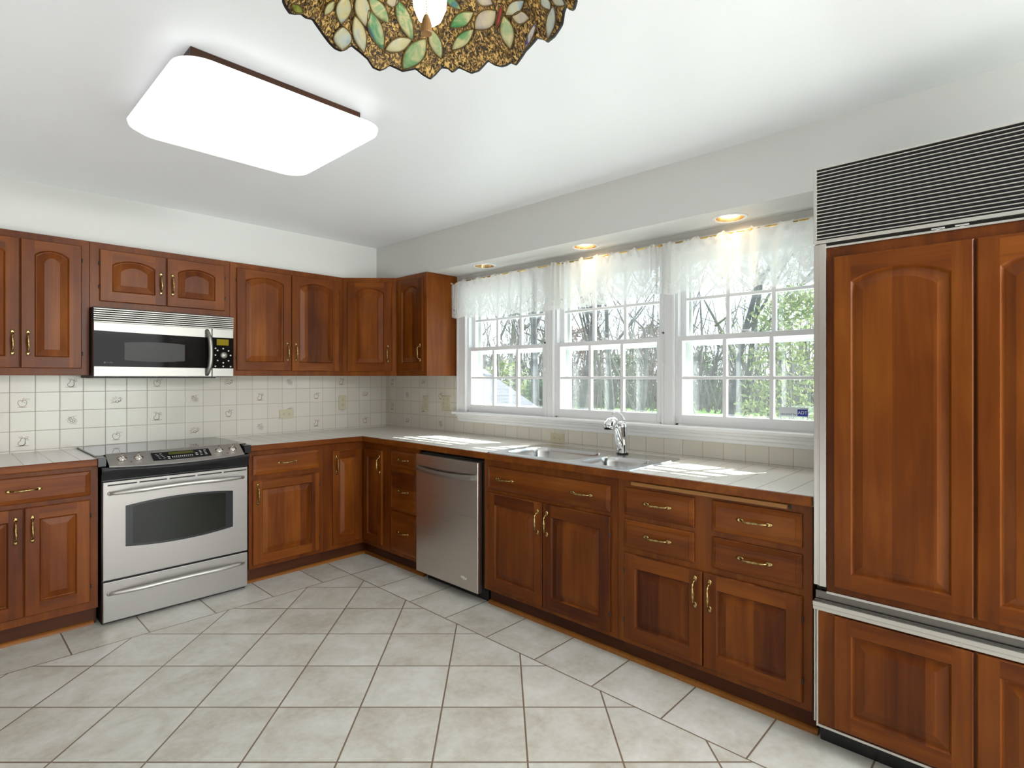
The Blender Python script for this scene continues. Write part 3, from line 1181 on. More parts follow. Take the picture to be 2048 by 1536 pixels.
def sink_deck():
    bm = bmesh.new()
    zt = 0.006
    loops = [rrect(-0.638 + sx, -2.942 + sy, -0.100 + sx, -1.990 + sy, 0.03, zt)]
    for x0, y0_, x1, y1_, r, dpt in BOWLS:
        loops.append(rrect(x0 + sx, y0_ + sy, x1 + sx, y1_ + sy, r, zt))
    es = []
    for l in loops:
        vs = [bm.verts.new(p) for p in l]
        es += [bm.edges.new((vs[i], vs[(i + 1) % len(vs)])) for i in range(len(vs))]
    bmesh.ops.triangle_fill(bm, use_beauty=True, edges=es, normal=(0, 0, 1))
    # rolled outer lip
    a = rrect(-0.638 + sx, -2.942 + sy, -0.100 + sx, -1.990 + sy, 0.03, zt)
    c = rrect(-0.643 + sx, -2.947 + sy, -0.095 + sx, -1.985 + sy, 0.033, 0.0005)
    va = [bm.verts.new(p) for p in a]
    vc = [bm.verts.new(p) for p in c]
    for i in range(len(va)):
        j = (i + 1) % len(va)
        bm.faces.new((va[i], va[j], vc[j], vc[i]))
    me = bpy.data.meshes.new('sink_deck')
    bmesh.ops.recalc_face_normals(bm, faces=bm.faces)
    bm.to_mesh(me)
    bm.free()
    me.materials.append(M_SINK)
    o = bpy.data.objects.new('sink_deck', me)
    COL.objects.link(o)
    o.parent = sink


sink_deck()
for x0, y0_, x1, y1_, r, dpt in BOWLS:
    b = MB()
    ls = []
    for ins, z, rr in ((0, 0.006, r), (0.004, 0.002, r), (0.010, -0.02, r), (0.018, -dpt + 0.03, r), (0.030, -dpt + 0.008, r * .95), (0.05, -dpt, r * .8)):
        ls.append(rrect(x0 + ins + sx, y0_ + ins + sy, x1 - ins + sx, y1_ - ins + sy, max(rr - ins * .3, .02), z))
    b.loops(ls, 0, True, False, True)
    o = b.build('bowl', M_SINK, sink)
    MB().lathe([(0.045, 0.0), (0.043, 0.004), (0.03, 0.001), (0.0, -0.002)], ((x0 + x1) / 2 + sx, (y0_ + y1_) / 2 + sy, -dpt + 0.0005), 24).build('drain', M_CHROME, o)

# faucet
fx, fy = -0.262, -2.640
fz = CT + 0.0062
f = thing('kitchen_faucet', 'chrome single-lever pull-out faucet standing behind the sink divider', 'faucet', (-0.175, -2.622, fz))
b = MB()
b.lathe([(0.0, 0.0), (0.034, 0.0), (0.034, 0.005), (0.030, 0.007)], (0, 0, 0), 24, cap1=True)
b.build('base_ring', M_BLACKMAT, f)
b = MB()
b.lathe([(0.026, 0.006), (0.028, 0.02), (0.029, 0.06), (0.030, 0.10), (0.029, 0.13), (0.028, 0.134), (0.0275, 0.15), (0.024, 0.172), (0.014, 0.185), (0.0, 0.188)], (0, 0, 0), 28)
b.build('body', M_CHROME, f)
b = MB()
b.tube([(-0.002, 0.002, 0.02), (-0.014, 0.004, 0.06), (-0.032, 0.007, 0.11), (-0.050, 0.010, 0.15), (-0.062, 0.012, 0.172)], [0.024, 0.026, 0.022, 0.018, 0.017], 16)
sp = b.build('spout', M_CHROME, f)
b = MB()
b.tube([(-0.040, 0.008, 0.176), (-0.066, 0.013, 0.188), (-0.088, 0.017, 0.183), (-0.103, 0.020, 0.165), (-0.108, 0.021, 0.150)], [0.016, 0.026, 0.030, 0.031, 0.030], 18)
b.build('spray_head', M_CHROME, f)
MB().lathe([(0.026, 0.0), (0.024, -0.004), (0.018, -0.005), (0.0, -0.004)], (-0.108, 0.021, 0.150), 18).build('spray_face', M_BLACKMAT, f)
b = MB()
b.tube([(0.0, -0.010, 0.178), (0.006, -0.006, 0.198), (0.004, 0.004, 0.215), (-0.004, 0.018, 0.232), (-0.014, 0.032, 0.240), (-0.024, 0.042, 0.236), (-0.028, 0.046, 0.224)], [0.010, 0.008, 0.0065, 0.006, 0.006, 0.007, 0.006], 10, flat=0.8)
b.build('lever', M_CHROME, f)

# ------------------------------------------------------------------ range
RX0, RX1 = -2.238, -1.476
RW = RX1 - RX0
rg = thing('kitchen_range', 'stainless steel slide-in electric range with black glass cooktop', 'range', (RX0, 0, 0))
b = MB()
b.box(0.0, -0.63, 0.02, RW, -0.02, 0.862)
b.box(0.0, -0.565, 0.862, RW, -0.02, 0.9145)
b.build('body', M_BLACK, rg, 0.002)
b = MB()
b.prism([(-0.018, -0.030), (-0.018, -0.575), (0.020, -0.575), (0.026, -0.571), (RW - 0.026, -0.571), (RW - 0.020, -0.575), (RW + 0.018, -0.575), (RW + 0.018, -0.030)], 0.9145, 0.924)
b.build('cooktop', M_GLASSTOP, rg, 0.002)


def front_curve(x, depth=0.045, y=-0.655):
    f_ = (x / RW - 0.5) * 2
    return y - depth * (1 - f_ * f_)


# sloping control panel with bowed front
NP = 16
top, bot, low = [], [], []
for k in range(NP + 1):
    f_ = k / NP
    xt = 0.026 + (RW - 0.052) * f_
    xb_ = 0.028 + (RW - 0.056) * f_
    top.append((xt, -0.572, 0.9285))
    bot.append((xb_, front_curve(xb_, 0.028, -0.668), 0.871 - 0.012 * (1 - ((f_ - .5) * 2) ** 2)))
b = MB()
b.loops([[(x, y, z - 0.006) for x, y, z in top], top, bot, [(x, y + 0.002, z - 0.006) for x, y, z in bot]], 0, False, closed=False)
panel = b.build('control_panel', M_STEEL_LIT, rg)


def slant(fx_, fy_, lift=0.0):
    """point on the sloping panel, fx in metres from its left end, fy 0 top .. 1 front"""
    f_ = fx_ / RW
    yb = front_curve(fx_, 0.028, -0.668)
    zb_ = 0.871 - 0.012 * (1 - ((f_ - .5) * 2) ** 2)
    p = Vector((fx_, -0.572 + (yb + 0.572) * fy_, 0.9285 + (zb_ - 0.9285) * fy_))
    return p + Vector((0, -0.45, 0.89)).normalized() * lift


nrm = Vector((0, -0.45, 0.89)).normalized()
rot_sl = Vector((0, 0, 1)).rotation_difference(nrm).to_euler()
for kx, ky in ((0.095, 0.44), (0.173, 0.455), (0.600, 0.455), (0.679, 0.47)):
    o = MB().lathe([(0.0245, 0.0), (0.0245, 0.004), (0.021, 0.008), (0.012, 0.014), (0.0085, 0.022), (0.008, 0.026), (0.0, 0.027)], (0, 0, 0), 24).build('knob', M_KNOB, panel, 0, slant(kx, ky, 0.0015), rot_sl)
    MB().box(-0.005, -0.019, 0.012, 0.005, 0.019, 0.026).build('grip', M_KNOB, o, 0.004)
for kx, ky in ((0.132, 0.70), (0.639, 0.73)):
    MB().lathe([(0.004, 0), (0.003, 0.001), (0, 0.001)], (0, 0, 0), 10).build('indicator_dot', M_DARK, panel, 0, slant(kx, ky, 0.0006), rot_sl)
# display block
b = MB()
pts = []
for k in range(9):
    x = 0.237 + (0.545 - 0.237) * k / 8
    pts.append(x)
b.loops([[slant(x, 0.22, 0.0025) for x in pts], [slant(x, 0.76, 0.0025) for x in pts], [slant(x, 0.78, 0.0) for x in pts]], 0, closed=False)
disp = b.build('touch_panel', M_BLACK, panel)
b = MB()
b.loops([[slant(x, 0.27, 0.0032) for x in (0.325, 0.39, 0.455)], [slant(x, 0.44, 0.0032) for x in (0.325, 0.39, 0.455)]], 0, closed=False)
b.build('clock_display', M_DISPLAY2, disp)
b = MB()


def chip(fx_, fy_, w_, h_):
    b.loops([[slant(fx_, fy_, 0.0033), slant(fx_ + w_, fy_, 0.0033)], [slant(fx_, fy_ + h_, 0.0033), slant(fx_ + w_, fy_ + h_, 0.0033)]], 0, closed=False)


for i in range(4):
    for j in range(2):
        chip(0.255 + 0.022 * j + 0.004 * i, 0.33 + 0.1 * i, 0.012, 0.02)
        chip(0.487 + 0.026 * j, 0.31 + 0.1 * i, 0.012, 0.03)
for i in range(11):
    chip(0.335 + 0.0105 * i, 0.56, 0.005, 0.05)
    chip(0.335 + 0.0105 * i, 0.66, 0.004, 0.02)
for q in ((0.312, 0.55), (0.312, 0.66), (0.462, 0.46), (0.462, 0.57)):
    chip(q[0], q[1], 0.013, 0.05)
b.build('key_print', M_BUTTON, disp)
# black bowed bezel under the panel
b = MB()
ls = []
for dz, dep, yy in ((0.866, 0.030, -0.668), (0.856, 0.038, -0.671), (0.832, 0.036, -0.664), (0.815, 0.012, -0.652), (0.792, 0.0, -0.647)):
    ls.append([(-0.004 + (RW + 0.008) * k / NP, front_curve(RW * k / NP, dep, yy), dz - (0.012 * (1 - ((k / NP - .5) * 2) ** 2) if dz > 0.85 else 0)) for k in range(NP + 1)])
b.loops(ls, 0, True, closed=False)
b.box(-0.020, -0.655, 0.870, 0.018, -0.576, 0.920)
b.box(RW - 0.018, -0.655, 0.870, RW + 0.020, -0.576, 0.920)
b.box(0.0, -0.645, 0.785, RW, -0.60, 0.855)
b.build('front_bezel', M_BLACK, rg, 0.002)

# oven door
YD = -0.655
b = MB()
b.box(0.002, YD, 0.246, RW - 0.002, -0.632, 0.783)
od = b.build('oven_door', M_STEEL, rg, 0.003)
b = MB()
for k in range(5):
    xa = 0.023 + 0.1485 * k
    b.box(xa, YD - 0.0008, 0.7610, xa + 0.136, YD + 0.002, 0.7685)
b.build('vent_slots', M_DARK, od)


def lens(x0, x1, zb_, zt, bulge, n=14):
    pts = [(x0 + (x1 - x0) * k / n, zb_ - bulge * (1 - (2 * k / n - 1) ** 2)) for k in range(n + 1)]
    pts += [(x1 - (x1 - x0) * k / n, zt + bulge * (1 - (2 * k / n - 1) ** 2)) for k in range(n + 1)]
    return pts


b = MB()
b.plate(lens(0.105, 0.671, 0.416, 0.642, 0.021), YD - 0.0015, YD + 0.002)
wd = b.build('window_frame', M_BLACK, od, 0.001)
b = MB()
b.plate(lens(0.139, 0.628, 0.425, 0.634, 0.017), YD - 0.0022, YD - 0.0012)
b.build('window_glass', M_OVENGLASS, wd)


def bow_bar(x0, x1, z, y0_, depth, r, zbow=0.0):
    b_ = MB()
    pts, rad = [], []
    for k in range(25):
        f_ = k / 24
        s_ = math.sin(math.pi * f_)
        pts.append((x0 + (x1 - x0) * f_, y0_ - depth * min(1, s_ * 1.5) ** 0.7 - 0.004, z + zbow * s_))
        rad.append(r * (0.75 + 0.25 * min(1, s_ * 2)))
    b_.tube(pts, rad, 12)
    for x in (x0, x1):
        b_.lathe([(r * 1.0, 0.0), (r * 0.95, -0.006), (0.0, -0.0075)], (x, y0_, z), 12, axis='Y')
    return b_


bow_bar(0.034, RW - 0.034, 0.720, YD, 0.046, 0.0125, 0.012).build('door_handle', M_STEEL_LIT, od)
b = MB()
b.box(0.002, YD, 0.018, RW - 0.002, -0.632, 0.236)
dr = b.build('storage_drawer', M_STEEL, rg, 0.003)
bow_bar(0.030, RW - 0.030, 0.172, YD, 0.034, 0.0115, 0.007).build('drawer_handle', M_STEEL_LIT, dr)
b = MB()
b.box(0.004, -0.62, 0.0, RW - 0.004, -0.05, 0.02)
b.build('kick_plate', M_BLACKMAT, rg)

# ------------------------------------------------------------------ microwave
MX0, MX1, MY = -2.234, -1.470, -0.395
mw = thing('microwave_oven', 'stainless and black over-the-range microwave oven', 'microwave', (MX0, 0, 1.350))
MW = MX1 - MX0
MZ = -1.350


def mz(z):
    return z + MZ


MB().box(0.0, -0.372, mz(1.357), MW, -0.0065, mz(1.7655)).build('case', M_BLACKMAT, mw, 0.002)
b = MB()
for k in range(7):
    z = 1.758 - 0.0125 * k
    b.box(0.0, MY - 0.002, mz(z - 0.0066), MW, MY + 0.005, mz(z))
b.build('vent_grille', M_STEEL, mw, 0.001)
MB().box(0.003, -0.380, mz(1.678), MW - 0.003, -0.372, mz(1.760)).build('vent_backing', M_DARK, mw)
XD = MX0 and (-1.604 - MX0)
b = MB()
b.box(0.0, MY, mz(1.360), XD - 0.001, -0.373, mz(1.6775))
md = b.build('door', M_STEEL, mw, 0.003)
b = MB()
pts = [(0.001, mz(1.419)), (XD - 0.001, mz(1.416)), (XD - 0.001, mz(1.616))]
pts += [(XD - 0.002 - (XD - 0.003) * k / 12, mz(1.6175 + 0.010 * (k / 12) ** 1.5)) for k in range(1, 13)]
b.plate(pts, MY - 0.0018, MY + 0.002)
mg = b.build('door_glass', M_MWGLASS, md)
b = MB()
b.plate(lens(-2.085 - MX0, -1.765 - MX0, mz(1.459), mz(1.5625), 0.0085), MY - 0.0026, MY - 0.0016)
b.build('viewing_screen', M_MWMESH, mg)
b = MB()
b.lathe([(0.0055, 0.0), (0.0055, -0.0006), (0.0, -0.0006)], (-2.181 - MX0, MY - 0.0018, mz(1.4425)), 16, axis='Y')
b.build('badge', M_FAINT, mg)
text_mesh('badge_lettering', 'Profile', 0.012, M_FAINT, mg, (-2.157 - MX0, MY - 0.0022, mz(1.4425)), (R(90), 0, 0), 0.0002)
b = MB()
hp = []
hr = []
for k in range(17):
    f_ = k / 16
    s_ = math.sin(math.pi * f_)
    hp.append((-1.636 - MX0 + 0.012 * s_, MY - 0.004 - 0.034 * min(1, 1.7 * s_) ** .7, mz(1.372 + 0.292 * f_)))
    hr.append(0.010 + 0.004 * min(1, 1.5 * s_))
b.tube(hp, hr, 12)
b.build('door_handle', M_STEEL, md)
b = MB()
b.box(XD + 0.001, MY, mz(1.360), MW, -0.373, mz(1.6775))
cp = b.build('control_panel', M_STEEL, mw, 0.003)
MB().box(XD + 0.001, MY - 0.0016, mz(1.4155), MW - 0.001, MY + 0.002, mz(1.6195)).build('key_plate', M_MWGLASS, cp)
MB().box(-1.576 - MX0, MY - 0.0026, mz(1.569), -1.502 - MX0, MY - 0.0012, mz(1.609)).build('display', M_DISPLAY, cp)
MB().lathe([(0.0225, 0.0), (0.0215, -0.010), (0.019, -0.014), (0.0, -0.0145)], (-1.534 - MX0, MY - 0.0016, mz(1.503)), 24, axis='Y').build('dial', M_STEEL, cp)
for bx_, bz_ in ((-1.584, 1.548), (-1.571, 1.534), (-1.536, 1.547), (-1.503, 1.533), (-1.585, 1.503), (-1.490, 1.503), (-1.571, 1.468), (-1.503, 1.467), (-1.536, 1.453), (-1.585, 1.429), (-1.536, 1.429), (-1.490, 1.428)):
    MB().lathe([(0.0052, 0.0), (0.0048, -0.003), (0.0, -0.0034)], (bx_ - MX0, MY - 0.0016, mz(bz_)), 10, axis='Y').build('button', M_BUTTON, cp)
b = MB()
b.box(0.02, -0.36, mz(1.3505), MW - 0.10, -0.04, mz(1.357))
b.box(-0.03 + 0.03, -0.385, mz(1.352), 0.02, -0.02, mz(1.357))
b.build('underside_plate', M_BLACKMAT, mw)

# ------------------------------------------------------------------ dishwasher
y0 = -1.318
DWW = 0.607
dw = thing('dishwasher', 'dark stainless steel dishwasher between drawers and sink cabinet', 'dishwasher', (0, y0, 0), ROT_W)
MB().box(0.004, -0.60, 0.07, DWW + 0.006, -0.03, 0.855).build('tub', M_BLACKMAT, dw)
MB().box(0.01, -0.555, 0.0, DWW, -0.50, 0.07).build('toe_kick', M_BLACKMAT, dw)
dd = MB().box(0.004, -0.645, 0.068, DWW - 0.001, -0.606, 0.847).build('door', M_STEEL_DW, dw, 0.003)
b = MB()
pts = []
n = 20
for k in range(n + 1):
    f_ = k / n
    x = 0.014 + (DWW - 0.030) * f_
    yy = -0.648 - 0.030 * math.sin(math.pi * f_) ** 0.6
    zc = 0.757 - 0.010 * math.sin(math.pi * f_)
    pts.append([(x, yy + 0.005, zc + 0.015), (x, yy - 0.003, zc + 0.0155), (x, yy - 0.006, zc), (x, yy - 0.003, zc - 0.0155), (x, yy + 0.005, zc - 0.015)])
b.loops(pts, 0, False, True, True)
b.build('door_handle', M_STEEL, dd)
b = MB()
ov = [(0.021 * math.cos(2 * math.pi * k / 28), 0.0075 * math.sin(2 * math.pi * k / 28)) for k in range(28)]
ca, sa = math.cos(R(18)), math.sin(R(18))
lx, lz = 0.480, 0.135
b.loops([[(lx + (x * q) * ca + (z * q2) * sa, yy, lz - (x * q) * sa + (z * q2) * ca) for x, z in ov] for q, q2, yy in ((1, 1, -0.645), (1, 1, -0.647), (0.86, 0.72, -0.647), (0.86, 0.72, -0.645))])
b.box(lx - 0.026, -0.6468, lz - 0.003, lx + 0.026, -0.645, lz + 0.003)
b.build('badge', M_BUTTON, dd)
b = MB()
b.lathe([(0.012, 0.0), (0.012, 0.006), (0.005, 0.008), (0.005, 0.05), (0.0, 0.05)], (0.03, -0.572, 0.0), 12)
b.build('levelling_foot', M_STEEL, dw)

# ------------------------------------------------------------------ refrigerator
y0 = -3.737
FX = -0.66
FW = 0.914
fr = thing('refrigerator', 'built-in refrigerator faced with cherry panels and aluminium trim', 'refrigerator', (0, y0, 0), ROT_W)
MB().box(0.004, FX + 0.03, 0.085, FW - 0.004, -0.03, 2.108).build('body', M_BLACKMAT, fr)
MB().box(0.004, -0.585, 0.0, FW - 0.004, -0.10, 0.085).build('toe_kick', M_BLACK, fr)
b = MB()
b.box(0.0, FX - 0.002, 1.8505, 0.011, FX + 0.03, 2.115)
b.box(FW - 0.011, FX - 0.002, 1.8505, FW, FX + 0.03, 2.115)
b.box(0.011, FX - 0.002, 2.108, FW - 0.011, FX + 0.03, 2.115)
b.box(0.0, FX - 0.006, 1.838, FW, FX + 0.03, 1.8505)
gf = b.build('grille_frame', M_ALU, fr, 0.0015)
b = MB()
for k in range(20):
    z = 2.099 - 0.01265 * k
    b.box(0.011, FX, z - 0.0018, FW - 0.011, FX + 0.005, z + 0.0018)
b.build('vent_grille', M_ALU, fr, 0.001)
MB().box(0.011, FX + 0.014, 1.8505, FW - 0.011, FX + 0.029, 2.108).build('grille_backing', M_BLACKMAT, fr)
# upper door
ud = MB().box(0.043, FX + 0.004, 0.586, FW - 0.043, FX + 0.03, 1.819).build('upper_door', W_F, fr)
b = MB()
b.box(0.0, FX + 0.002, 0.600, 0.020, FX + 0.03, 1.836)
b.box(0.020, FX - 0.006, 0.600, 0.0425, FX + 0.03, 1.836)
b.box(0.014, FX - 0.002, 0.600, 0.020, FX + 0.03, 1.836)
b.box(0.0425, FX - 0.004, 1.8195, FW, FX + 0.028, 1.827)
b.build('door_trim', M_ALU, ud, 0.0015)
MB().box(0.0425, FX + 0.010, 1.827, FW, FX + 0.028, 1.838).build('top_channel', M_DARK, ud)
b = MB()
for xx in (0.345, 0.405):
    b.box(xx, FX - 0.001, 1.830, xx + 0.034, FX + 0.012, 1.834)
    b.box(xx + 0.012, FX - 0.001, 1.826, xx + 0.022, FX + 0.012, 1.832)
b.build('hinge_clip', M_CLIP, ud)
for xx in (0.067, 0.4575):
    raised_panel(0.384, 1.174, 0.036, 0.054, 0.056, 0.092, 0.016, 0.024).build('wood_panel', [W_V, W_H], ud, 0, (xx, FX + 0.004, 0.609))
# lower drawer
ld = MB().box(0.016, FX + 0.004, 0.098, FW - 0.016, FX + 0.03, 0.512).build('freezer_drawer', W_F, fr)
b = MB()
b.box(0.0, FX + 0.004, 0.100, 0.006, FX + 0.03, 0.516)
b.box(0.0095, FX - 0.002, 0.088, 0.016, FX + 0.03, 0.514)
b.box(0.016, FX - 0.002, 0.088, FW, FX + 0.03, 0.0975)
b.build('drawer_trim', M_ALU, ld, 0.0015)
b = MB()
b.box(0.0, FX - 0.010, 0.5125, FW, FX + 0.02, 0.5275)
b.box(0.0, FX - 0.014, 0.5275, FW, FX + 0.02, 0.544)
b.build('drawer_handle', M_ALU, ld, 0.0025)
b = MB()
b.box(0.004, FX + 0.004, 0.544, FW, FX + 0.03, 0.549)
b.box(0.004, FX + 0.012, 0.549, FW, FX + 0.03, 0.578)
b.build('handle_recess', M_ALU_D, ld, 0.001)
MB().box(0.0425, FX - 0.002, 0.577, FW, FX + 0.03, 0.5855).build('lower_trim', M_ALU, ud, 0.001)
for xx in (0.067, 0.4575):
    raised_panel(0.384, 0.400, 0, 0.054, 0.058, 0.055, 0.014, 0.030).build('wood_panel', [W_V, W_H], ld, 0, (xx, FX + 0.004, 0.106))

# ------------------------------------------------------------------ outlets and switches
def plate_thing(name, label, cat, loc, rot, w, h, kind, horizontal=False, group='ivory wall plates on the tile backsplash'):
    t_ = thing(name, label, cat, loc, rot, group)
    b_ = MB()
    b_.box(-w / 2, -0.005, -h / 2, w / 2, 0, h / 2)
    b_.build('wall_plate', M_IVORY, t_, 0.002)
    if kind == 'outlet':
        for s_ in (-1, 1):
            ox_, oz_ = (s_ * 0.021, 0) if horizontal else (0, s_ * 0.021)
            q = [(0.0155 * math.cos(2 * math.pi * k / 20), 0.0135 * math.sin(2 * math.pi * k / 20)) for k in range(20)]
            b_ = MB()
            b_.plate([(ox_ + x, oz_ + z) for x, z in q], -0.0065, -0.005)
            so = b_.build('socket', M_IVORY, t_)
            b_ = MB()
            for d_ in (-0.0055, 0.0055):
                if horizontal:
                    b_.box(ox_ - 0.001, -0.0070, d_ - 0.0012, ox_ + 0.006, -0.0064, d_ + 0.0012)
                else:
                    b_.box(d_ - 0.0012, -0.0070, oz_ - 0.001, d_ + 0.0012, -0.0064, oz_ + 0.006)
            b_.lathe([(0.0022, 0), (0.0022, -0.0006), (0, -0.0006)], (ox_ - (0.007 if horizontal else 0), -0.0064, oz_ - (0 if horizontal else 0.007)), 8, axis='Y')
            b_.build('slots', M_DARK, so)
        MB().lathe([(0.003, 0), (0.002, -0.001), (0, -0.001)], (0, -0.005, 0), 8, axis='Y').build('screw', M_IVORY, t_)
    elif kind in ('switch', 'switch2'):
        for cx_ in ((0,) if kind == 'switch' else (-w * .21, w * .21)):
            b_ = MB()
            b_.box(cx_ - 0.006, -0.0058, -0.013, cx_ + 0.006, -0.005, 0.013)
            b_.build('switch_slot', M_IVORY, t_)
            b_ = MB()
            b_.loops([[(cx_ - .004, -.0055, -.008), (cx_ + .004, -.0055, -.008), (cx_ + .004, -.0055, .008), (cx_ - .004, -.0055, .008)],
                      [(cx_ - .003, -.015, .003), (cx_ + .003, -.015, .003), (cx_ + .003, -.015, .009), (cx_ - .003, -.015, .009)]], 0, False, False, True)
            b_.build('toggle', M_IVORY, t_)
            for zz in (-0.03, 0.03):
                MB().lathe([(0.003, 0), (0.002, -0.001), (0, -0.001)], (cx_, -0.005, zz), 8, axis='Y').build('screw', M_DARK, t_)
    return t_


plate_thing('wall_outlet', 'ivory outlet plate mounted sideways on the tiles behind the range-side counter', 'outlet', (-0.932, -0.0066, 1.065), 0, 0.118, 0.073, 'outlet', True)
plate_thing('wall_outlet', 'ivory upright outlet plate on the tiles nearest the corner', 'outlet', (-0.444, -0.0066, 1.142), 0, 0.073, 0.122, 'outlet')
plate_thing('light_switch', 'ivory single switch plate on the tiles under the narrow cabinet', 'light switch', (-0.0066, -0.600, 1.142), ROT_W, 0.073, 0.120, 'switch')
plate_thing('light_switch', 'ivory double switch plate on the tiles next to the window casing', 'light switch', (-0.0066, -0.865, 1.146), ROT_W, 0.112, 0.118, 'switch2')
plate_thing('wall_outlet', 'ivory outlet plate mounted sideways just above the sink counter', 'outlet', (-0.0066, -2.018, 0.952), ROT_W, 0.116, 0.070, 'outlet', True)

# ------------------------------------------------------------------ security sticker on the right window
M_STK = mat('sticker_white', (0.66, 0.72, 0.76), 0.4)
M_STKB = mat('sticker_blue', (0.015, 0.035, 0.30), 0.4)
M_STKW = mat('sticker_letter_white', (0.85, 0.87, 0.9), 0.4)
M_STKG = mat('sticker_letter_grey', (0.07, 0.09, 0.14), 0.5)
st = thing('window_sticker', 'small blue and white security sticker on the lower window pane by the refrigerator', 'sticker', (0.0155, -3.470, 1.186), ROT_W)
MB().box(-0.067, -0.0005, -0.0235, 0.067, 0.0, 0.0235).build('backing', M_STK, st)
MB().box(0.018, -0.0010, -0.019, 0.063, -0.0005, 0.014).build('blue_field', M_STKB, st)
text_mesh('brand_lettering', 'ADT', 0.021, M_STKW, st, (0.0405, -0.0014, -0.0025), (R(90), 0, 0), 0.0002)
text_mesh('small_lettering', 'secured by', 0.0165, M_STKG, st, (-0.0235, -0.0009, -0.011), (R(90), 0, 0), 0.0002)

# ------------------------------------------------------------------ lace valances and rods
def lace_mat():
    m = bpy.data.materials.new('lace')
    m.use_nodes = True
    tr = m.node_tree
    pb = tr.nodes['Principled BSDF']
    t_ = NT(m)
    uvn = t_.n('ShaderNodeUVMap')
    s_ = t_.sep(uvn.outputs[0])
    u, v = s_[0], s_[1]
    # fine net
    k = 2 * math.pi / 0.0078
    net = t_.math('MULTIPLY', t_.math('SINE', t_.math('MULTIPLY', u, k)), t_.math('SINE', t_.math('MULTIPLY', v, k)))
    nv = t_.comb(u, v, 0.0)
    flower = t_.noise(nv, 46, 3, 0.6)
    # scallop arcs: height of arcs as function of u
    ph = t_.math('ABSOLUTE', t_.math('SINE', t_.math('MULTIPLY', u, math.pi / 0.200)))
    arc1 = t_.math('SUBTRACT', 0.150, t_.math('MULTIPLY', ph, 0.075))
    arc2 = t_.math('SUBTRACT', 0.088, t_.math('MULTIPLY', ph, 0.070))
    d1 = t_.math('ABSOLUTE', t_.math('SUBTRACT', v, arc1))
    d2 = t_.math('ABSOLUTE', t_.math('SUBTRACT', v, arc2))
    cord = t_.below(t_.math('MINIMUM', d1, d2), 0.0085, 0.002)
    lower = t_.math('LESS_THAN', v, arc1)
    # coverage
    up_cov = t_.math('GREATER_THAN', t_.math('ADD', net, t_.math('MULTIPLY', flower, 1.9)), 0.08)
    lo_cov = t_.math('GREATER_THAN', t_.math('ADD', t_.math('MULTIPLY', net, 0.6), t_.math('MULTIPLY', t_.noise(nv, 60, 3, 0.6), 2.6)), 1.00)
    cov = t_.math('ADD', t_.math('MULTIPLY', lower, lo_cov), t_.math('MULTIPLY', t_.math('SUBTRACT', 1.0, lower), up_cov))
    cov = t_.math('MAXIMUM', cov, cord)
    tr.nodes.remove(pb)
    df = t_.n('ShaderNodeBsdfDiffuse')
    df.inputs[0].default_value = (0.80, 0.79, 0.765, 1)
    tl = t_.n('ShaderNodeBsdfTranslucent')
    tl.inputs[0].default_value = (0.80, 0.80, 0.78, 1)
    mx = t_.n('ShaderNodeMixShader')
    mx.inputs[0].default_value = 0.42
    t_.l(df.outputs[0], mx.inputs[1])
    t_.l(tl.outputs[0], mx.inputs[2])
    tp = t_.n('ShaderNodeBsdfTransparent')
    m2 = t_.n('ShaderNodeMixShader')
    t_.l(t_.math('MULTIPLY', cov, 0.97), m2.inputs[0])
    t_.l(tp.outputs[0], m2.inputs[1])
    t_.l(mx.outputs[0], m2.inputs[2])
    t_.l(m2.outputs[0], t_.out.inputs[0])
    return m


M_LACE = lace_mat()
ROD_X, ROD_Z = -0.072, 2.092


def valance(label, ya, yb, seed, fold_ends):
    r = random.Random(seed)
    nx, nz = 230, 26
    L = ya - yb
    topz, botz = 2.092, 1.800
    verts, faces, uvs = [], [], []
    ph = [r.uniform(0, 6.28) for _ in range(4)]
    fulln = 1.45
    for j in range(nz + 1):
        fv = j / nz
        for i in range(nx + 1):
            fu = i / nx
            y = ya - L * fu
            hem = 0.014 * abs(math.sin(math.pi * (fu * L * fulln) / 0.200))
            zb_ = botz + 0.010 * math.sin(fu * 4 + ph[0]) - hem + 0.014
            header = 0.009 * math.sin(fu * 37 + ph[1]) + 0.007 * math.sin(fu * 83 + ph[2]) + 0.003 * math.sin(fu * 211)
            z = zb_ + (topz + header - zb_) * fv
            amp = (0.004 + 0.017 * (1 - fv) ** 0.8) * (0.55 + 0.45 * math.sin(fu * 5 + ph[3]))
            edge = max(0.0, 1 - fu / 0.10) * fold_ends[0] + max(0.0, 1 - (1 - fu) / 0.10) * fold_ends[1]
            x = ROD_X - 0.010 + amp * math.sin(2 * math.pi * (fu * L) / 0.115 + 0.9 * math.sin(fu * 9 + ph[0])) + edge * 0.018 * math.sin(2 * math.pi * fu * L / 0.03)
            if fv > 0.90:   # pinch round the rod
                x += 0.004 * math.sin(fu * 83 + ph[2])
            verts.append((x, y, z))
            uvs.append((fu * L * fulln, (z - zb_)))
    for j in range(nz):
        for i in range(nx):
            a = j * (nx + 1) + i
            faces.append((a, a + 1, a + nx + 2, a + nx + 1))
    me = bpy.data.meshes.new('lace_valance')
    me.from_pydata(verts, [], faces)
    uvl = me.uv_layers.new(name='UVMap')
    for lp in me.loops:
        uvl.data[lp.index].uv = uvs[lp.vertex_index]
    me.polygons.foreach_set('use_smooth', [True] * len(me.polygons))
    me.materials.append(M_LACE)
    o = bpy.data.objects.new('lace_valance', me)
    COL.objects.link(o)
    return tag(o, label, 'valance', 'white lace valances over the triple window')


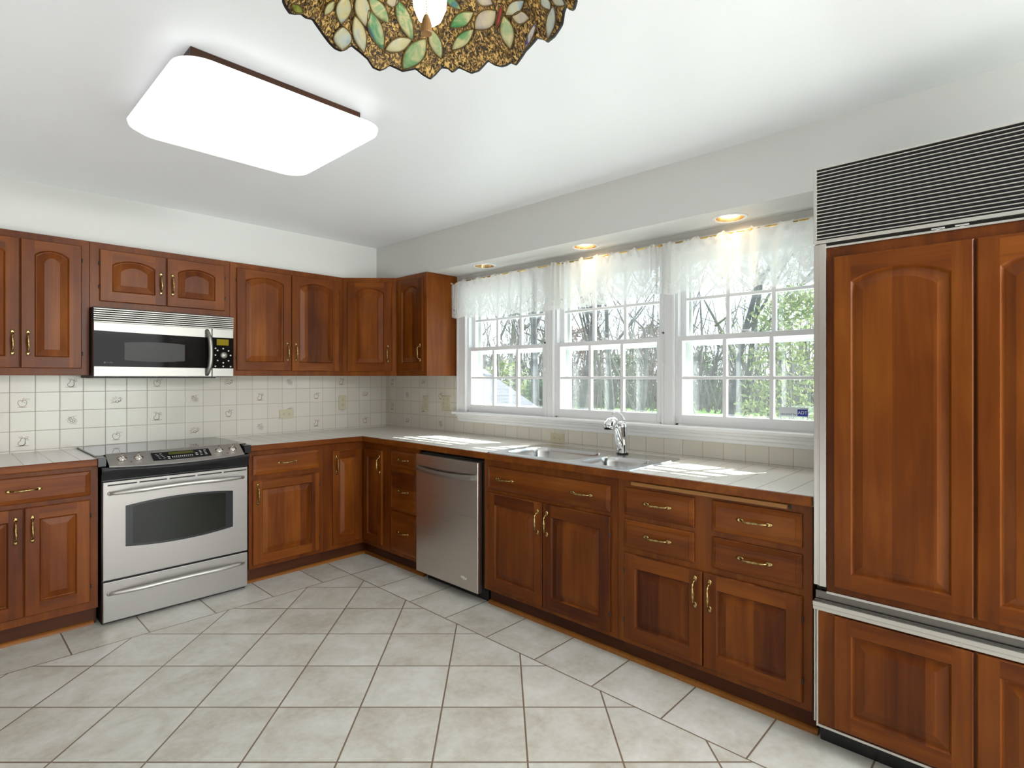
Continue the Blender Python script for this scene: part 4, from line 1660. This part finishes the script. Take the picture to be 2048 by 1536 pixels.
valance('white lace valance above the window nearest the corner cabinet', -1.020, -2.075, 3, (0.5, 1.0))
valance('white lace valance above the middle window over the faucet', -2.080, -2.800, 5, (1.0, 1.0))
valance('white lace valance above the window next to the refrigerator', -2.805, -3.72, 8, (0.8, 0.2))


def rod(label, ya, yb, fin):
    t_ = thing('curtain_rod', label, 'curtain rod', (ROD_X, ya, ROD_Z), 0, 'brass cafe rods over the triple window')
    MB().tube([(0, 0, 0), (0, yb - ya, 0)], 0.0048, 10).build('pole', M_GOLD, t_)
    for y_, s_, on_ in ((0, 1, fin[0]), (yb - ya, -1, fin[1])):
        if on_:
            MB().lathe([(0.0048, 0.0), (0.009, 0.004), (0.0095, 0.010), (0.006, 0.016), (0.0, 0.020)], (0, y_, 0), 12, axis='Y').build('finial', M_GOLD, t_) if s_ > 0 else \
                MB().lathe([(0.0048, 0.0), (0.009, -0.004), (0.0095, -0.010), (0.006, -0.016), (0.0, -0.020)], (0, y_, 0), 12, axis='Y').build('finial', M_GOLD, t_)
    for y_ in (-0.02, yb - ya + 0.02):
        MB().tube([(0, y_, 0), (0.03, y_, 0.004), (-ROD_X - 0.0, y_, 0.004)], 0.0035, 8).build('bracket', M_GOLD, t_)


rod('brass rod carrying the lace valance nearest the corner cabinet', -1.012, -2.060, (1, 0))
rod('brass rod carrying the middle lace valance', -2.085, -2.795, (1, 0))
rod('brass rod carrying the lace valance next to the refrigerator', -2.812, -3.73, (1, 0))

# blind cords hanging on the mullions
M_CORD = mat('white_cord', (0.82, 0.82, 0.80), 0.6)


def cord(label, y, z0_, z1_):
    t_ = thing('blind_pull', label, 'cord', (-0.030, y, z0_), 0, 'white cords hanging on the window mullions')
    MB().lathe([(0.006, 0.0), (0.006, -0.008), (0.0, -0.010)], (0.004, 0, 0), 10, axis='X').build('hook', M_DARK, t_)
    h = z1_ - z0_
    MB().tube([(-0.006, 0, 0), (-0.005, -0.004, h * .3), (-0.004, -0.006, h * .6), (-0.004, -0.003, h)], 0.0026, 6).build('string', M_CORD, t_)
    MB().lathe([(0.003, 0.0), (0.006, -0.006), (0.006, -0.026), (0.0, -0.028)], (-0.004, -0.003, h), 10).build('tassel', M_WHITE, t_)


cord('white cord on the mullion left of the faucet', -1.925, 1.588, 1.42)
cord('white cord with pull on the mullion right of the faucet', -2.797, 1.607, 1.435)

# ------------------------------------------------------------------ recessed lights
M_LAMP = mat('lamp_lens', (0.9, 0.85, 0.75), 0.4, emit=(1.0, 0.84, 0.58), estr=14.0)
M_LAMP_OFF = mat('lamp_lens_dim', (0.9, 0.85, 0.78), 0.3, emit=(1.0, 0.85, 0.65), estr=0.5)
M_BAFFLE = mat('gold_reflector', (0.80, 0.62, 0.36), 0.25, 1.0)
for (cx, cy), on_, lb in zip(LAMPS, (0, 1, 1), ('dim recessed ceiling light closest to the corner cabinet', 'lit recessed ceiling light above the middle window', 'lit recessed ceiling light closest to the refrigerator')):
    t = thing('recessed_light', lb, 'ceiling light', (cx, cy, ZS), 0, 'recessed lights in the window soffit')
    MB().lathe([(0.066, 0.0), (0.066, -0.003), (0.080, -0.004), (0.086, -0.0006), (0.086, 0.0)], (0, 0, 0), 36).build('trim_ring', M_WHITE, t)
    MB().lathe([(0.066, -0.002), (0.063, 0.015), (0.056, 0.045), (0.052, 0.06)], (0, 0, 0), 36).build('reflector', M_BAFFLE, t)
    MB().lathe([(0.0, 0.012), (0.02, 0.013), (0.040, 0.018), (0.049, 0.030), (0.050, 0.058)], (0, 0, 0), 30).build('bulb', M_LAMP if on_ else M_LAMP_OFF, t)
    if on_:
        light('recessed_lamp_glow', 'SPOT', (cx, cy, ZS + 0.005), (cx, cy, 0), 2.8, (1.0, 0.76, 0.46), spot_size=R(84), spot_blend=0.9, shadow_soft_size=0.03)

# ------------------------------------------------------------------ square ceiling fixture
FCX, FCY = -1.978, -1.995
cl = thing('ceiling_light', 'square flush ceiling light with white cushion diffuser and brown wood frame', 'ceiling light', (FCX, FCY, ZC))
M_FIXWOOD = wood('fixture_wood', (0.022, 0.008, 0.003), (0.045, 0.016, 0.006), (0.08, 0.028, 0.010), False)
b = MB()
hw = 0.315
for x0, y0_, x1, y1_ in ((-hw, -hw, hw, -hw + 0.02), (-hw, hw - 0.02, hw, hw), (-hw, -hw + 0.02, -hw + 0.02, hw - 0.02), (hw - 0.02, -hw + 0.02, hw, hw - 0.02)):
    b.box(x0, y0_, -0.075, x1, y1_, -0.0005)
b.build('wood_frame', M_FIXWOOD, cl, 0.002)
M_DIFF = mat('acrylic_diffuser', (0.85, 0.85, 0.84), 0.25, emit=(1.0, 1.0, 0.98), estr=0.5)
b = MB()
ls = []
for hw_, z, r in ((0.300, -0.055, 0.06), (0.355, -0.058, 0.085), (0.378, -0.070, 0.095), (0.374, -0.086, 0.095), (0.350, -0.104, 0.09), (0.30, -0.116, 0.085), (0.20, -0.123, 0.06)):
    ls.append(rrect(-hw_ + 0.006, -hw_ - 0.028, hw_ + 0.006, hw_ - 0.030, r, z, 8))
b.loops(ls, 0, True, False, True)
b.build('diffuser', M_DIFF, cl)

# ------------------------------------------------------------------ stained glass pendant
LC = Vector((-2.2985, -3.5790, 0))
RZ = 2.0037
RIMS = [(131.0, 0.2513), (128.1, 0.2528), (124.5, 0.2536), (122.0, 0.2499), (119.4, 0.2446), (116.5, 0.2439), (113.5, 0.2401), (107.5, 0.2446), (101.5, 0.25), (98.1, 0.2521), (95.3, 0.2514), (92.8, 0.2469), (91.3, 0.24), (86.3, 0.2431), (82.3, 0.2467), (78.9, 0.254), (75.5, 0.2549), (73.1, 0.2508), (71.5, 0.2457), (68.0, 0.2473), (65.0, 0.2493), (61.9, 0.2466), (58.9, 0.2436), (55.4, 0.2494), (51.9, 0.2536), (51.5, 0.2535), (49.0, 0.248), (46.0, 0.2396), (43.0, 0.2403), (41.0, 0.2451), (39.3, 0.2433), (37.4, 0.2398), (34.7, 0.2431), (31.4, 0.2479), (27.2, 0.2461), (21.7, 0.237), (19.0, 0.2431), (15.6, 0.2475), (13.0, 0.2478), (10.2, 0.2466), (8.0, 0.2512), (0.3, 0.2416), (-8.5, 0.2364), (-11.2, 0.2408), (-12.9, 0.2469), (-18.1, 0.2476), (-26.1, 0.2452), (-31.1, 0.2394), (-34.8, 0.2385), (-35.5, 0.2464), (-38.0, 0.249), (-42.9, 0.2485)]
RIMS = sorted(RIMS)


def rim_r(deg):
    d = (deg + 180) % 360 - 180
    if d < RIMS[0][0] or d > RIMS[-1][0]:
        return 0.2465 + 0.0055 * math.sin(R(d) * 17) + 0.002 * math.sin(R(d) * 37 + 1)
    for (a, ra), (b_, rb) in zip(RIMS[:-1], RIMS[1:]):
        if a <= d <= b_:
            f_ = 0 if b_ == a else (d - a) / (b_ - a)
            return ra + (rb - ra) * f_
    return 0.24


def shade_z(r):
    return 0.19 * (1 - (min(r, 0.30) / 0.25) ** 1.7)


def shade_pt(deg, r, inset=0.0):
    """point of the shade, local to the lamp; inset moves it inwards"""
    sl = -0.19 * 1.7 / 0.25 * (r / 0.25) ** 0.7
    n_ = Vector((sl, -1.0)).normalized()  # inward-down in (r,z)
    rr, zz = r + n_.x * inset, shade_z(r) + n_.y * inset
    return Vector((rr * math.cos(R(deg)), rr * math.sin(R(deg)), zz))


def stained(name, stops, scale, stretch=1.0, rough=0.18, transl=0.5, bump=0.0, detail=3):
    m = bpy.data.materials.new(name)
    m.use_nodes = True
    t_ = NT(m)
    c_ = t_.obj()
    g = t_.noise(t_.mapping(c_, (1, 1, stretch)), scale, detail, 0.6, 1.2)
    col = t_.ramp(g, stops)
    t_.l(col, t_.b.inputs['Base Color'])
    t_.b.inputs['Roughness'].default_value = rough
    if bump:
        t_.bump(g, bump, 0.004)
    tl = t_.n('ShaderNodeBsdfTranslucent')
    t_.l(col, tl.inputs[0])
    mx = t_.n('ShaderNodeMixShader')
    mx.inputs[0].default_value = transl
    t_.l(t_.b.outputs[0], mx.inputs[1])
    t_.l(tl.outputs[0], mx.inputs[2])
    t_.l(mx.outputs[0], t_.out.inputs[0])
    return m


M_SHADE = stained('ripple_amber_glass', [(0.40, (0.012, 0.005, 0.0006)), (0.51, (0.15, 0.080, 0.012)), (0.62, (0.66, 0.44, 0.15))], 170, 0.4, 0.2, 0.25, 0.7)
CREAM, PALE, GREEN, BLUE = (0.75, 0.70, 0.42), (0.62, 0.72, 0.62), (0.13, 0.38, 0.16), (0.10, 0.22, 0.42)
LEAFM = [
    stained('cream_glass', [(0.35, PALE), (0.5, CREAM), (0.66, (0.40, 0.55, 0.30))], 22),
    stained('cream_yellow_glass', [(0.35, (0.70, 0.64, 0.36)), (0.55, (0.74, 0.72, 0.50)), (0.68, (0.52, 0.60, 0.60))], 20),
    stained('green_glass', [(0.34, GREEN), (0.47, (0.30, 0.50, 0.26)), (0.58, CREAM), (0.7, (0.30, 0.52, 0.30))], 20),
    stained('green_blue_glass', [(0.36, BLUE), (0.46, (0.16, 0.40, 0.20)), (0.58, (0.66, 0.66, 0.40))], 18),
    stained('pale_blue_glass', [(0.36, (0.40, 0.52, 0.66)), (0.5, (0.62, 0.70, 0.70)), (0.62, (0.66, 0.66, 0.50))], 22),
    stained('lavender_cream_glass', [(0.36, (0.56, 0.50, 0.52)), (0.52, (0.66, 0.61, 0.50)), (0.66, (0.70, 0.64, 0.42))], 20),
    stained('red_glass', [(0.4, (0.25, 0.012, 0.01)), (0.6, (0.45, 0.04, 0.03))], 30),
    stained('purple_white_glass', [(0.42, (0.12, 0.10, 0.45)), (0.5, (0.60, 0.60, 0.68)), (0.6, (0.7, 0.68, 0.70))], 35),
    stained('olive_glass', [(0.4, (0.20, 0.24, 0.03)), (0.6, (0.42, 0.42, 0.10))], 25),
]
M_LEAD = mat('dark_lead', (0.10, 0.065, 0.02), 0.4, 0.6)
M_RIM = mat('black_rim_lead', (0.012, 0.010, 0.008), 0.4, 0.3)
LEAVES = [(0, 105.1, 0.1945, 100.6, 0.2264, 106.7, 0.2147, 98.5, 0.2064), (1, 98.8, 0.1817, 88.2, 0.214, 96.7, 0.2037, 89.1, 0.1914), (2, 92.3, 0.1802, 75.9, 0.1998, 86.0, 0.1962, 81.3, 0.182), (3, 89.4, 0.195, 76.1, 0.2323, 85.2, 0.2188, 79.0, 0.2073), (1, 95.7, 0.2091, 85.0, 0.2428, 92.7, 0.2306, 87.0, 0.2203), (4, 99.3, 0.227, 95.3, 0.2514, 101.4, 0.2444, 92.8, 0.2343), (1, 75.3, 0.2318, 61.9, 0.2111, 67.1, 0.2277, 70.8, 0.2143), (2, 65.1, 0.2484, 54.1, 0.2076, 55.8, 0.2334, 64.3, 0.2228), (2, 74.6, 0.1686, 61.4, 0.2128, 70.9, 0.1952, 63.6, 0.1853), (0, 52.1, 0.1942, 45.8, 0.2304, 51.8, 0.2153, 45.6, 0.2093), (2, 39.8, 0.1934, 22.7, 0.1791, 29.9, 0.193, 33.5, 0.1779), (2, 40.0, 0.2204, 25.3, 0.1987, 31.0, 0.2149, 35.1, 0.2031), (5, 24.8, 0.1991, 7.6, 0.1866, 14.2, 0.202, 19.1, 0.1817), (0, 3.8, 0.1955, 7.3, 0.2332, 10.0, 0.2126, 1.5, 0.2166), (4, 2.9, 0.1965, -13.3, 0.1958, -5.9, 0.2025, -4.1, 0.1879), (5, -0.6, 0.2016, -10.8, 0.2153, -3.6, 0.214, -8.0, 0.2026), (4, -29.3, 0.2271, -15.4, 0.2465, -19.5, 0.2311, -24.1, 0.2404), (4, -31.4, 0.2209, -36.0, 0.24, -30.8, 0.23, -36.8, 0.2312), (4, -25.6, 0.2083, -25.7, 0.2269, -22.4, 0.2156, -28.9, 0.22), (3, 41.3, 0.1547, 30.7, 0.1735, 37.8, 0.1672, 33.7, 0.1605), (5, 18.5, 0.1611, 8.1, 0.1784, 16.2, 0.1746, 9.8, 0.1647), (6, 1.7, 0.1829, 11.8, 0.2072, 8.3, 0.1932, 5.9, 0.1963), (7, -13.9, 0.2234, -0.5, 0.2405, -5.7, 0.2285, -7.9, 0.2337), (8, 127.3, 0.2482, 120.1, 0.2443, 123.8, 0.2502, 123.6, 0.2418), (0, 109.3, 0.2091, 110.3, 0.2298, 111.8, 0.2202, 107.7, 0.2191), (5, 78.1, 0.167, 75.9, 0.1801, 80.7, 0.1771, 73.1, 0.1705)]

pend = thing('pendant_lamp', 'stained glass pendant lamp with leaf panes and scalloped amber rim', 'pendant lamp', (LC.x, LC.y, RZ))
NPH, NR = 420, 22
outer_l, inner_l = [], []
for thick, store in ((0.0, inner_l), (-0.003, outer_l)):
    for j in range(NR + 1):
        l_ = []
        for i in range(NPH):
            dgs = 360 * i / NPH
            rmax = rim_r(dgs)
            r_ = 0.040 + (rmax - 0.040) * j / NR
            l_.append(shade_pt(dgs, r_, thick))
        store.append(l_)
b = MB()
b.loops(inner_l, 0, True)
shade = b.build('lamp_shade', M_SHADE, pend)
b = MB()
b.loops(outer_l, 0, True)
b.build('outer_glass', M_SHADE, shade)
b = MB()
b.loops([outer_l[-1], [p + Vector((0, 0, -0.003)) + Vector((p.x, p.y, 0)).normalized() * 0.003 for p in outer_l[-1]], inner_l[-1]], 0, True)
b.build('rim_lead', M_RIM, shade)


def leaf_pane(spec, turn=0):
    m_, pa, ra, pb_, rb, pc, rc, pd, rd = spec
    A, B_, C_, D_ = (Vector((r_ * math.cos(R(p + turn)), r_ * math.sin(R(p + turn)))) for p, r_ in ((pa, ra), (pb_, rb), (pc, rc), (pd, rd)))
    out = []
    n_ = 9
    for side in (C_, D_):
        pts = []
        for k in range(n_ + 1):
            f_ = k / n_
            base_ = A + (B_ - A) * f_
            mid = (A + B_) / 2
            pts.append(base_ + (side - mid) * math.sin(math.pi * f_) ** 0.85)
        out.append(pts)
    ringp = out[0] + out[1][-2:0:-1]
    cen = sum(ringp, Vector((0, 0))) / len(ringp)

    def lift(p, ins):
        return shade_pt(math.degrees(math.atan2(p.y, p.x)), p.length, ins)
    b_ = MB()
    b_.loops([[lift(p, 0.0005) for p in ringp], [lift(p, 0.0030) for p in ringp], [lift(cen + (p - cen) * 0.55, 0.0036) for p in ringp], [lift(cen + (p - cen) * 0.12, 0.0036) for p in ringp]], 0, True, False, True)
    o_ = b_.build('glass_leaf', LEAFM[m_], shade)
    b_ = MB()
    rp = [lift(p, 0.0028) for p in ringp]
    b_.tube(rp + [rp[0]], 0.0013, 6)
    b_.build('lead_line', M_LEAD, o_)


for sp_ in LEAVES:
    leaf_pane(sp_)
for sp_ in LEAVES[:20]:
    leaf_pane(sp_, 172)
# seams in the amber glass
b = MB()
for d0, r0, d1, r1 in ((118, .16, 113, .228), (95, .222, 100, .205), (76, .233, 72, .236), (59, .229, 57, .214), (45.4, .216, 47, .19), (36, .217, 40, .221), (25, .16, 27, .2), (18.5, .211, 9, .243), (18.5, .211, 14, .19), (-2, .175, 1.5, .205), (-14, .219, -14, .17), (-20, .18, -22, .2), (104, .16, 112, .2), (64, .16, 78, .2)):
    b.tube([shade_pt(d0 + (d1 - d0) * k / 6, r0 + (r1 - r0) * k / 6, 0.001) for k in range(7)], 0.0012, 6)
b.build('seam_lead', M_LEAD, shade)
b = MB()
b.lathe([(0.0, 0.215), (0.012, 0.214), (0.020, 0.205), (0.046, 0.186), (0.046, 0.180), (0.018, 0.178), (0.018, 0.09), (0.0, 0.09)], (0, 0, 0), 24)
b.build('cap_and_socket', M_BRASS, pend)
b = MB()
zz = 0.215
k = 0
while zz < ZC - RZ - 0.035:
    cx_ = [(0.007 * math.cos(2 * math.pi * q / 12), 0.011 * math.sin(2 * math.pi * q / 12)) for q in range(13)]
    b.tube([((a if k % 2 == 0 else 0), (0 if k % 2 == 0 else a), zz + 0.010 + c) for a, c in cx_], 0.0016, 6)
    zz += 0.0175
    k += 1
b.build('chain', M_BRASS, pend)
MB().lathe([(0.0, -0.035), (0.02, -0.033), (0.055, -0.012), (0.058, -0.0005)], (0, 0, ZC - RZ), 24).build('canopy', M_BRASS, pend)
M_BULB = mat('bulb_glow', (1, 0.95, 0.85), 0.3, emit=(1.0, 0.90, 0.62), estr=14.0)
b = MB()
b.lathe([(0.013, 0.10), (0.014, 0.075), (0.020, 0.055), (0.0275, 0.025), (0.0295, 0.0), (0.0275, -0.022), (0.020, -0.040), (0.010, -0.049), (0.0, -0.051)], (0, 0, 0), 24)
b.build('light_bulb', M_BULB, pend)
# pull chain with wooden bell, hanging just in front of the bulb
px, py = -0.024, -0.022
b = MB()
for k in range(36):
    b.lathe([(0, -0.0016), (0.0014, -0.0008), (0.0014, 0.0008), (0, 0.0016)], (px, py, 0.109 - 0.0046 * k), 6)
pc = b.build('pull_chain', M_GOLD, pend)
M_PULLWOOD = mat('ribbed_wood_pull', (0.26, 0.14, 0.05), 0.5)
MB().lathe([(0.002, 0.0), (0.0045, -0.003), (0.007, -0.010), (0.0088, -0.018), (0.0095, -0.030), (0.0090, -0.032), (0.0, -0.031)], (px, py, -0.0545), 16, smooth=False).build('pull_bell', M_PULLWOOD, pc)

# ------------------------------------------------------------------ outdoors
def nature(name, c0_, c1_, scale, rough=0.85):
    m = mat(name, c0_, rough)
    t_ = NT(m)
    t_.l(t_.ramp(t_.noise(t_.pos(), scale, 3), [(0.35, c0_), (0.65, c1_)]), t_.b.inputs['Base Color'])
    return m


def leafy(name, c0_, c1_, scale):
    m = nature(name, c0_, c1_, scale)
    t_ = NT(m)
    tl = t_.n('ShaderNodeBsdfTranslucent')
    src = t_.b.inputs['Base Color'].links[0].from_socket
    t_.l(src, tl.inputs[0])
    mx = t_.n('ShaderNodeMixShader')
    mx.inputs[0].default_value = 0.5
    t_.l(t_.b.outputs[0], mx.inputs[1])
    t_.l(tl.outputs[0], mx.inputs[2])
    t_.l(mx.outputs[0], t_.out.inputs[0])
    return m


GZ = -0.6
M_LAWN = nature('lawn_grass', (0.10, 0.22, 0.025), (0.17, 0.30, 0.05), 1.5)
M_BARK = nature('grey_bark', (0.075, 0.07, 0.07), (0.14, 0.13, 0.125), 6)
M_BARK2 = nature('dark_bark', (0.035, 0.034, 0.037), (0.08, 0.076, 0.078), 5)
M_TWIG = nature('brown_twigs', (0.115, 0.10, 0.092), (0.19, 0.165, 0.155), 0.7)
M_YGREEN = leafy('spring_leaves', (0.16, 0.21, 0.075), (0.31, 0.34, 0.16), 3)
M_DGREEN = leafy('evergreen_leaves', (0.03, 0.085, 0.035), (0.085, 0.16, 0.06), 4)
M_PINK = leafy('rose_buds', (0.20, 0.12, 0.11), (0.27, 0.20, 0.17), 3)
M_MGREEN = leafy('mid_green_leaves', (0.075, 0.13, 0.06), (0.17, 0.22, 0.11), 3)

struct(MB().box(-30, -90, GZ - 0.2, 110, 90, GZ).build('lawn', M_LAWN), 'bright green lawn outside the windows')
struct(MB().box(0.12, -8.0, 2.19, 0.62, 2.5, 2.40).build('roof_eave', M_WHITE))
M_BOUNCE = nature('pale_bounce_surface', (0.70, 0.70, 0.69), (0.80, 0.80, 0.79), 2.0)  # unseen slab, added to throw sunlight up to the ceiling
struct(MB().box(0.12, -14, GZ, 9.0, 3.0, GZ + 0.04).build('bounce_slab', M_BOUNCE), 'unseen pale slab added below the windows to bounce light indoors')
CAMX, CAMY, YAW = -2.8826, -4.3248, 0.8123


def out(lateral, dist):
    """garden position: tangent of the bearing to the right of the view axis, distance along the axis"""
    s_, c_ = math.sin(YAW), math.cos(YAW)
    return CAMX + dist * (s_ + lateral * c_), CAMY + dist * (c_ - lateral * s_)


def grow(mb, p, d, length, rad, depth, r, tips, maxd):
    n_ = 3 if depth < 2 else 2
    pts, rads = [p.copy()], [rad]
    q = p.copy()
    dd_ = d.copy()
    for k in range(n_):
        dd_ = (dd_ + Vector((r.uniform(-.11, .11), r.uniform(-.11, .11), r.uniform(-.02, .14)))).normalized()
        q = q + dd_ * length / n_
        pts.append(q.copy())
        rads.append(rad * (1 - 0.42 * (k + 1) / n_))
    mb.tube(pts, rads, 6 if depth < 2 else 4, 0, True, False)
    if depth >= maxd:
        tips.append(q)
        return
    for k in range(r.choice((2, 3, 3)) if depth else r.choice((3, 4))):
        ax = Vector((r.uniform(-1, 1), r.uniform(-1, 1), r.uniform(-.25, .6))).normalized()
        nd = (dd_ * 0.75 + ax * 0.75).normalized()
        at_ = pts[r.randint(1, n_)] if depth else pts[r.randint(max(1, n_ - 1), n_)]
        grow(mb, at_, nd, length * r.uniform(.55, .8), rads[-1] * r.uniform(.55, .85), depth + 1, r, tips, maxd)


def leaf_cloud(mb, centres, per, spread, size, r):
    for c_ in centres:
        for _ in range(per):
            p_ = c_ + Vector((r.gauss(0, spread), r.gauss(0, spread), r.gauss(0, spread * .8)))
            a_ = Vector((r.uniform(-1, 1), r.uniform(-1, 1), r.uniform(-1, 1))).normalized()
            b_ = a_.orthogonal().normalized()
            s_ = size * r.uniform(.6, 1.3)
            k = len(mb.v)
            mb.v += [p_ - a_ * s_, p_ + b_ * s_ * .5, p_ + a_ * s_, p_ - b_ * s_ * .5]
            mb.face((k, k + 1, k + 2, k + 3), 0)


def bare_tree(label, lateral, dist, trunk, height, seed, lean=(0, 0), m=None, leaves=None, maxd=4, per=6, lsize=0.07, name='bare_tree'):
    x, y = out(lateral, dist)
    r = random.Random(seed)
    t_ = thing(name, label, 'tree', (x, y, GZ), 0, 'trees beyond the windows')
    mb = MB()
    tips = []
    grow(mb, Vector((0, 0, -0.05)), Vector((lean[0], lean[1], 1)).normalized(), height * 0.42, trunk, 0, r, tips, maxd)
    mb.build('trunk_and_branches', m or M_BARK, t_)
    if leaves:
        lb_ = MB()
        leaf_cloud(lb_, tips, per, 0.28, lsize, r)
        lb_.build('foliage', leaves, t_)
    return t_


def px_lat(u):
    return (u - 1024.5) / 1103.9


bare_tree('thick dark tree trunk seen at the edge of the window nearest the cabinet', px_lat(1081), 13, 0.11, 11, 21, m=M_BARK2)
bare_tree('leaning grey tree trunk seen through the left panes of the middle window', px_lat(1150), 16, 0.11, 11, 52, (0.05, -0.05), M_BARK2)
bare_tree('bare branching tree seen through the upper middle panes above the faucet', px_lat(1226), 17, 0.11, 10, 23, m=M_BARK2)
bare_tree('bare tree with fine twigs seen through the right panes of the middle window', px_lat(1290), 15, 0.07, 8, 24)
bare_tree('forked bare tree seen through the left panes of the window by the refrigerator', px_lat(1405), 13, 0.06, 8, 25, (-0.1, 0.1))
bare_tree('straight grey tree seen at the centre of the window by the refrigerator', px_lat(1456), 14, 0.10, 11, 26, m=M_BARK2)
bare_tree('dark forked tree right of the straight one, in the window by the refrigerator', px_lat(1490), 16, 0.10, 11, 28, m=M_BARK2)
bare_tree('yellow-green leafing tree rising behind the tall shrub by the refrigerator', px_lat(1615), 17, 0.06, 7.5, 29, leaves=M_YGREEN, per=22, lsize=0.055, name='leafy_tree')
bare_tree('green leafing tree behind the trunks in the window by the refrigerator', px_lat(1535), 15, 0.07, 8, 31, leaves=M_MGREEN, per=14, lsize=0.07, name='leafy_tree')
bare_tree('slim bare tree seen through the left panes of the window nearest the cabinet', px_lat(1000), 19, 0.08, 9, 33)
bare_tree('small bare tree seen through the central panes of the window nearest the cabinet', px_lat(1035), 17, 0.07, 8, 34)


def shrub(label, lateral, dist, w, h, m, seed, n_=90, size=0.09, spread=0.13):
    x, y = out(lateral, dist)
    r = random.Random(seed)
    t_ = thing('garden_shrub', label, 'shrub', (x, y, GZ), 0, 'shrubs beyond the windows')
    mb = MB()
    cs = []
    for k in range(n_):
        a_ = r.uniform(0, 6.283)
        hh = r.uniform(0.08, 1) * h
        rr = w * math.sqrt(r.random()) * math.sqrt(max(0.05, 1 - (hh / h) ** 2.2))
        cs.append(Vector((rr * math.cos(a_), rr * math.sin(a_), hh)))
    leaf_cloud(mb, cs, 9, spread, size, r)
    mb.build('foliage', m, t_)
    mb = MB()
    for k in range(9):
        c_ = r.choice(cs)
        mb.tube([(0, 0, -0.03), c_ * 0.5 + Vector((r.uniform(-.1, .1), r.uniform(-.1, .1), 0)), c_], [0.03, 0.02, 0.008], 5)
    mb.build('stems', M_BARK, t_)


shrub('dark evergreen shrub seen in the lower right panes of the window nearest the cabinet', px_lat(1079), 13.5, 0.55, 1.9, M_DGREEN, 41, 110)
shrub('pink-budded shrub seen through the lower left panes of the middle window', px_lat(1165), 40, 2.6, 5.6, M_PINK, 42, 170, 0.17, 0.26)
shrub('olive green shrub behind the faucet side of the middle window', px_lat(1245), 37, 1.7, 3.6, M_MGREEN, 43, 150, 0.16, 0.24)
shrub('rosy shrub seen through the lower right panes of the middle window', px_lat(1305), 41, 2.4, 5.8, M_PINK, 44, 170, 0.17, 0.26)
shrub('tall yellow-green shrub filling the right panes of the window by the refrigerator', px_lat(1590), 12.5, 1.25, 4.0, M_YGREEN, 45, 300, 0.075, 0.16)
shrub('brownish-green shrub in the lower left panes of the window by the refrigerator', px_lat(1400), 38, 2.0, 3.6, M_MGREEN, 46, 150, 0.16, 0.24)
shrub('yellowish shrub seen through the central panes of the window nearest the cabinet', px_lat(1010), 22, 1.4, 2.6, M_YGREEN, 47, 110, 0.10)

# twiggy woodland far behind the lawn
r = random.Random(77)
mb = MB()
for k in range(1500):
    u_ = r.uniform(880, 2000)
    dist = r.uniform(30, 46)
    x, y = out(px_lat(u_), dist)
    h_ = r.uniform(2.5, 9) if r.random() < .55 else r.uniform(0.8, 3)
    p = Vector((x, y, GZ))
    top_ = p + Vector((r.uniform(-1, 1) * h_ * .35, r.uniform(-1, 1) * h_ * .35, h_))
    mid = (p + top_) / 2 + Vector((r.uniform(-.4, .4), r.uniform(-.4, .4), 0))
    w_ = r.uniform(.015, .06) if r.random() < .9 else r.uniform(.1, .2)
    mb.tube([p, mid, top_], [w_, w_ * .7, w_ * .25], 4, 0, True, False)
    for q in range(3):
        s0 = p + (top_ - p) * r.uniform(.3, .9)
        s1 = s0 + Vector((r.uniform(-1, 1), r.uniform(-1, 1), r.uniform(.2, 1))) * h_ * .22
        mb.tube([s0, s1], [w_ * .5, w_ * .2], 3, 0, True, False)
cs = []
for k in range(520):
    u_ = r.uniform(880, 2000)
    x, y = out(px_lat(u_), r.uniform(36, 48))
    cs.append(Vector((x, y, GZ + r.uniform(0.1, 3.2) * r.random())))
leaf_cloud(mb, cs, 16, 0.5, 0.16, r)
o = mb.build('woodland', M_TWIG)
tag(o, 'grey-brown twiggy woodland in the distance behind the lawn', 'woodland', None, 'stuff')

# wing of the same house, its roof seen low in the first window
M_SIDING = mat('grey_white_siding', (0.62, 0.63, 0.65), 0.6)
tt = NT(M_SIDING)
pz = tt.sep(tt.pos())
tt.l(tt.mix(tt.below(tt.edge_dist(pz[2], 0.0, 0.11), 0.008, 0.004), (0.66, 0.67, 0.69), (0.50, 0.51, 0.53)), tt.b.inputs['Base Color'])
M_ROOFING = mat('pale_roof_shingles', (0.5, 0.5, 0.53), 0.8)
tt = NT(M_ROOFING)
pz = tt.sep(tt.pos())
tt.l(tt.mix(tt.below(tt.edge_dist(pz[2], 0.0, 0.065), 0.006, 0.004), (0.085, 0.088, 0.10), (0.058, 0.061, 0.07)), tt.b.inputs['Base Color'])
gb = thing('house_wing', 'low house wing with a pale shingled roof, seen in the window nearest the cabinet', 'building', (1.2, 6.4, GZ))
LEN, HALF, EAVE, RIDGE = 4.8, 3.1, 1.27, 2.80
b = MB()
b.loops([[(x, -HALF + 0.15, 0), (x, HALF - 0.15, 0), (x, HALF - 0.15, EAVE), (x, 0, RIDGE - 0.06), (x, -HALF + 0.15, EAVE)] for x in (0, LEN - 0.1)], 0, False, True, True)
b.build('walls', M_SIDING, gb)
b = MB()
for s_ in (-1, 1):
    b.loops([[(x, 0, RIDGE), (x, s_ * HALF, EAVE), (x, s_ * HALF, EAVE + 0.05), (x, 0, RIDGE + 0.05)] for x in (-0.1, LEN)], 0, False, True, True)
b.build('roof', M_ROOFING, gb)
